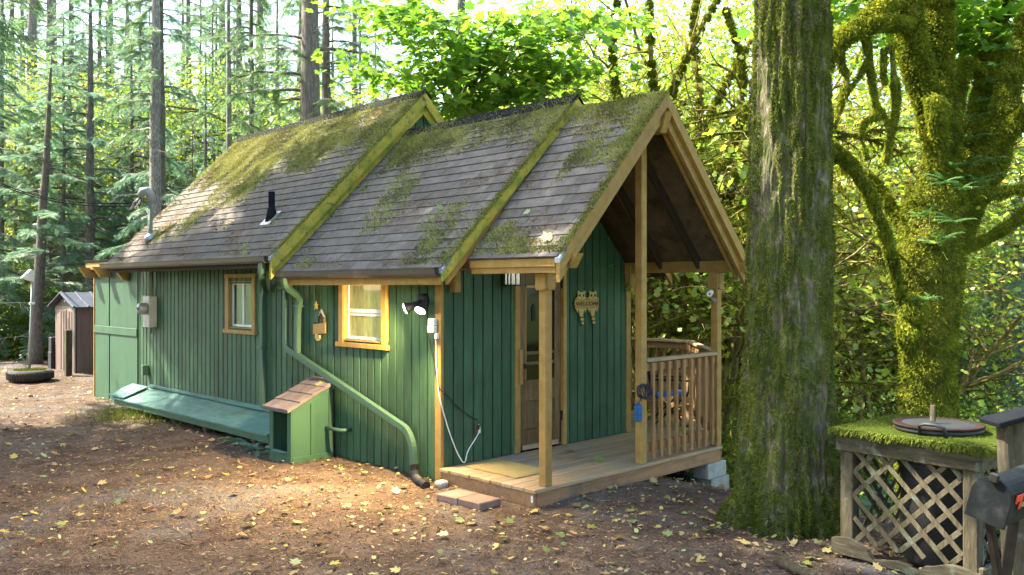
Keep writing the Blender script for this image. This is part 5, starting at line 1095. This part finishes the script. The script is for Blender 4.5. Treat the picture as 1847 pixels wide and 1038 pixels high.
for x, y, dd in [(1560,20,1),(1520,0,1.4),(1745,60,1.),(1760,20,1.2),(1800,10,1.4),(1610,-20,1),(1847,60,.6),(1650,-60,.5),(1780,60,1.4),(1740,100,1.5)]:
    c = mp(x, y, dd); n = 170; p = c+r_.normal(0,1,(n,3))*np.array([.5,.5,.16]); pos.append(p); dr.append(p-c+np.array([0,0,-.2])+r_.normal(0,.2,(n,3)))
pos = np.concatenate(pos); ob('crown', scatter('crown', MAPLE, MAPLE_F, pos, np.concatenate(dr), np.array([0,0,1.])+r_.normal(0,.35,pos.shape), .2*r_.uniform(.6,1.2,len(pos)), r_.random(len(pos)), MAPLEL), mple)
# dead mossy-limbed conifer behind the big fir
dm_ = MB(); dx, dy = at(1440, 12.5); dt = empty('mossy_conifer_tree', 'conifer with drooping moss-hung dead limbs behind the big fir', 'tree', (dx, dy, g1(dx,dy)))
dm_.tube([(0,0,-.3),(.05,0,4),(0,.05,9),(.05,0,16)], [.24,.2,.15,.04], 12); PV, PN = [], []
for i in range(34):
    z = r_.uniform(.4, 6.5); a = r_.uniform(0, 6.283); L = r_.uniform(1.3, 2.4); hd = np.array([math.cos(a), math.sin(a), 0])
    Bq = bent((0,0,z), hd+np.array([0,0,.12]), L, 9, .08, r_, -.05); dm_.tube(Bq, np.linspace(.035,.010,10), 6, False)
    for q in np.linspace(1, 9, 36): PV.append([np.interp(q, range(10), Bq[:,j]) for j in range(3)]); PN.append([0,0,-1.])
    for q in range(5):
        i0 = r_.integers(3,9); Tq = bent(Bq[i0], Bq[i0]-Bq[i0-1]+r_.normal(0,.5,3)*L/9, L*.3, 5, .15, r_, -.12); dm_.tube(Tq, np.linspace(.012,.004,6), 4, False)
        for qq in range(6): PV.append(Tq[qq]); PN.append([0,0,-1.])
dm_.build('trunk', MOSSB, dt, True); PV = np.array(PV); PN = np.array(PN)
moss_on('moss', PV, PN, np.ones(len(PV)), 22000, .075, dt, seed=77, hang=1.6)

# ------------------------------------------------------------------ roof moss and debris
def roof_cover(sec, roof, u0, u1, n, seed):
    r_ = np.random.default_rng(seed); e = {'L': -.5, 'M': -.371, 'P': -.04}[sec]; s = {'L': .99, 'M': .986, 'P': 1.057}[sec]; rg_ = WR[sec]; nv = norm(np.array([-s, 0, 1.]))
    u = r_.uniform(u0, u1, n*4); t = r_.random(n*4); P = np.stack([u, t*(rg_-e)*1.4, 0*u], -1)
    f = fbm(P*1.5, 4, seed); edge = np.clip(1-(u-u0)/.22, 0, 1)*.26
    top = np.clip((t-(.62 if sec == 'M' else .70 if sec == 'P' else .40))*1.5, 0, .42 if sec != 'L' else .5)
    pr = np.clip((f+top+edge-.56)*2.6+.25*(fbm(P*9,3,seed+9)-.55), 0, 1); keep = r_.random(n*4) < pr; u, t = u[keep][:n], t[keep][:n]
    w_ = e+t*(rg_-e); p = np.stack([w_, u, roofz(sec, w_)+.02], -1); k = len(p)
    d = nv*.55+r_.normal(0,.55,(k,3))+np.array([0,0,.25]); tn = np.clip(fbm(np.stack([u*4,t*9,0*u],-1),4,seed+2)*1.7-.30+r_.normal(0,.15,k),0,1)
    o = ob('roof_moss', scatter('roof_moss', [(-.2,0,0),(.2,0,0),(0,1,.15)], BLADE_F, p, d, r_.normal(0,1,(k,3)), r_.uniform(.018,.048,k), tn, MOSSR), roof); o['kind'] = 'stuff'
    m = n//5; u = r_.uniform(u0,u1,m*6); t = r_.random(m*6); f = fbm(np.stack([u*2.2, t*6, 0*u+7],-1),4,seed+5); keep = r_.random(m*6) < np.clip((f+.1*np.clip(1-(u-u0)/.3,0,1)-.57)*7,0.01,1); u, t = u[keep][:m], t[keep][:m]
    w_ = e+t*(rg_-e); p = np.stack([w_, u, roofz(sec, w_)+.027], -1); k = len(p); d = r_.normal(0,1,(k,3)); d -= nv*(d@nv)[:,None]
    o = ob('roof_debris', scatter('roof_debris', [(-.05,0,0),(.05,0,0),(.0,1,.08)], BLADE_F, p, d, nv+r_.normal(0,.3,(k,3)), r_.uniform(.02,.07,k), r_.random(k), DEBRIS), roof); o['kind'] = 'stuff'
roof_cover('L', roofL, UL0, UL1, 44000, 201); roof_cover('M', roofM, UM0, 2.5, 17000, 202); roof_cover('P', roofP, UP0, UM0-.03, 12000, 203)
for sec, rf, uf, w0 in (('L', roofL, UL0, -.5), ('M', roofM, UM0, -.371), ('P', roofP, UP0, -.04)):      # moss along the rake edge
    r_ = np.random.default_rng(300); n = 5000; w_ = r_.uniform(w0, WR[sec], n); u = uf+r_.uniform(-.035,.05,n)
    o = ob('rake_moss', scatter('rake_moss', TUFT, BLADE_F, np.stack([w_,u,roofz(sec,w_)+.012],-1), r_.normal(0,.6,(n,3))+np.array([-.3,-.3,.4]), r_.normal(0,1,(n,3)), r_.uniform(.012,.035,n), np.clip(r_.normal(.4,.25,n),0,1), MOSSR), rf); o['kind'] = 'stuff'

# ------------------------------------------------------------------ ground litter
def in_yard(n, seed, near=5.3, far_=24.):
    r_ = np.random.default_rng(seed); D = near*(far_/near)**(r_.random(n)**.8); px = r_.uniform(-60, 1910, n)
    p = CAM[None]+D[:,None]*(FWD+RGT*((px-923.5)/FPX)[:,None]); x, y = p[:,0], p[:,1]
    ok = ~((x > -.02)&(x < 5)&(y > -1.3)&(y < 10)) & (x < 5.5) & (y < 19.5) & (y > -7.4) & ~((x > 1.1)&(y > 14.1)&(y < 15.8))
    return x[ok], y[ok], D[ok], r_
x, y, D, r_ = in_yard(11500, 401); k = len(x)
xx_ = r_.uniform(-.75, .0, 900)**1; yy_ = r_.uniform(-.2, 9.5, 900); kk = (np.abs(xx_) < .5*r_.random(900)**.7+.02); x = np.concatenate([x, xx_[kk]]); y = np.concatenate([y, yy_[kk]]); k = len(x)
dens = np.clip(.42+.5*(x-(-1.5))/4*(y < 0)+.3*(fbm(np.stack([x*.8,y*.8,0*x],-1),3,4)-.4)*2, .15, 1); sel = r_.random(k) < dens; x, y = x[sel], y[sel]; k = len(x)
P = np.stack([x, y, yz(x, y)+.014+.02*r_.random(k)], -1); dr = r_.normal(0,1,(k,3)); dr[:,2] *= .22; nr = np.array([0,0,1.])+r_.normal(0,.30,(k,3))
big = r_.random(k) < .16; tn = np.clip(np.where(x+.3*r_.normal(0,1,k) > 0, r_.uniform(.25,1.,k), r_.uniform(.05,.98,k)**1.3), 0, 1)
ll = ob('leaf_litter', scatter('leaf_litter', OVAL, OVAL_F, P[~big], dr[~big], nr[~big], r_.uniform(.025,.062,(~big).sum()), tn[~big], LITTER)); tag(ll, 'scattered small yellow and brown fallen leaves on the dirt yard', 'leaf litter', kind='stuff')
ll = ob('maple_leaf_litter', scatter('maple_leaf_litter', MAPLE, MAPLE_F, P[big], dr[big], nr[big], r_.uniform(.05,.10,big.sum()), tn[big], LITTER)); tag(ll, 'larger lobed fallen maple leaves scattered over the dirt yard', 'leaf litter', kind='stuff')
x, y, D, r_ = in_yard(95000, 402); k = len(x); P = np.stack([x, y, yz(x, y)+.006+.01*r_.random(k)], -1); dr = r_.normal(0,1,(k,3)); dr[:,2] *= .25
dl = ob('needle_litter', scatter('needle_litter', [(-.09,0,0),(.09,0,0),(.06,1,.03),(-.06,1,.0)], [(0,1,2),(0,2,3)], P, dr, np.array([0,0,1.])+r_.normal(0,.3,(k,3)), np.where(r_.random(k) < .012, r_.uniform(.05,.11,k), r_.uniform(.012,.045,k)), r_.random(k), DEBRIS)); tag(dl, 'brown needles, bark bits and twigs strewn over the yard', 'needle litter', kind='stuff')
# single leaves lying on roof and deck
lm = scatter('fallen_leaf', MAPLE, MAPLE_F, np.zeros((1,3)), np.array([[0,1.,0]]), np.array([[0,0,1.]]), [1.], np.array([.8]), LITTER)
def lone(label, p, s, rot, tint):
    me = lm.copy(); me.attributes['tint'].data.foreach_set('value', np.full(len(me.vertices), tint, np.float32)); o = ob('fallen_leaf', me, None, p, rot); o.scale = (s,s,s); tag(o, label, 'leaf')
lone('pale maple leaf lying near the eave of the porch roof', (.09,-1.44,roofz('P',.09)+.035), .13, (0,R(-44),R(40)), .98)
lone('green leaf lying on the middle shingle roof', (.25,.28,roofz('M',.25)+.035), .10, (0,R(-44),R(80)), .85)
lone('small pale leaf on the porch roof near its middle', (.35,-.9,roofz('P',.35)+.035), .08, (0,R(-44),R(10)), .95)
lone('yellow leaf on the deck before the door', (1.55,-.42,ZD+.02), .13, (.1,.2,R(50)), .66)
lone('curled green leaf on the deck near the front edge', (1.35,-1.0,ZD+.02), .13, (.2,-.2,R(10)), .85)
lone('small green leaf in the middle of the deck', (1.35,-.68,ZD+.02), .09, (.1,.1,R(100)), .9)
lone('yellow leaf resting on the pet house roof by the wall', (-.12,2.0,.86), .12, (0,R(-24),R(30)), .6)
sd_ = np.random.default_rng(8); n = 130; x = sd_.uniform(3.15,4.6,n); y = sd_.uniform(-.8,3,n); ok = x < 3.1+(y+1.2)*1.05; x, y = x[ok], y[ok]; n = len(x)
o = ob('deck_leaf_litter', scatter('deck_leaf_litter', OVAL, OVAL_F, np.stack([x,y,0*x+.17],-1), sd_.normal(0,1,(n,3))*np.array([1,1,.2]), np.array([0,0,1.])+sd_.normal(0,.3,(n,3)), sd_.uniform(.05,.11,n), sd_.random(n), LITTER)); tag(o, 'brown fallen leaves strewn on the side deck behind the railing', 'leaf litter', kind='stuff')
# ferns and weeds at the foot of the wall
for i, (x, y, s_, m_) in enumerate([(-.48,3.0,.30,FERNB),(-.50,2.72,.34,FERNB),(-.42,3.5,.22,FERNL)]):
    fo = fern_at(np.array([0,0,.02]), 9, s_, m_, None, r_); fo.location = (x, y, yz(np.array([x]),np.array([y]))[0]); tag(fo, ('small pale fern under the skirt shelf, left one near the pet house','pale blue-green fern right beside the pet house opening','tiny green fern under the middle of the skirt shelf')[i], 'fern')
n = 900; x = -.55+r_.normal(0,.28,n); y = 6.7+r_.normal(0,.55,n); o = ob('weeds', scatter('weeds', [(-.03,0,0),(.03,0,0),(0,1,-.1)], BLADE_F, np.stack([x,y,yz(x,y)],-1), r_.normal(0,.5,(n,3))+np.array([0,0,.8]), r_.normal(0,1,(n,3)), r_.uniform(.06,.2,n), r_.random(n), MOSSG)); tag(o, 'tuft of sunlit weeds under the far end of the skirt shelf', 'weeds', kind='stuff')
for i, (px, D) in enumerate([(1545,8.6),(1600,9.2),(1810,8.4),(1835,9.5),(1560,10.2)]):
    x, y = at(px, D); fo = fern_at(np.array([0,0,.02]), 16, .75, FERNL, None, r_); fo.location = (x, y, g1(x,y)); tag(fo, 'sword fern on the slope beyond the lattice enclosure, '+('first','third','fourth','fifth','second')[i]+' from left', 'fern', 'sword ferns on the slope')
n = 3000; x, y, D, r_ = in_yard(n, 433, 17, 25); k = len(x)
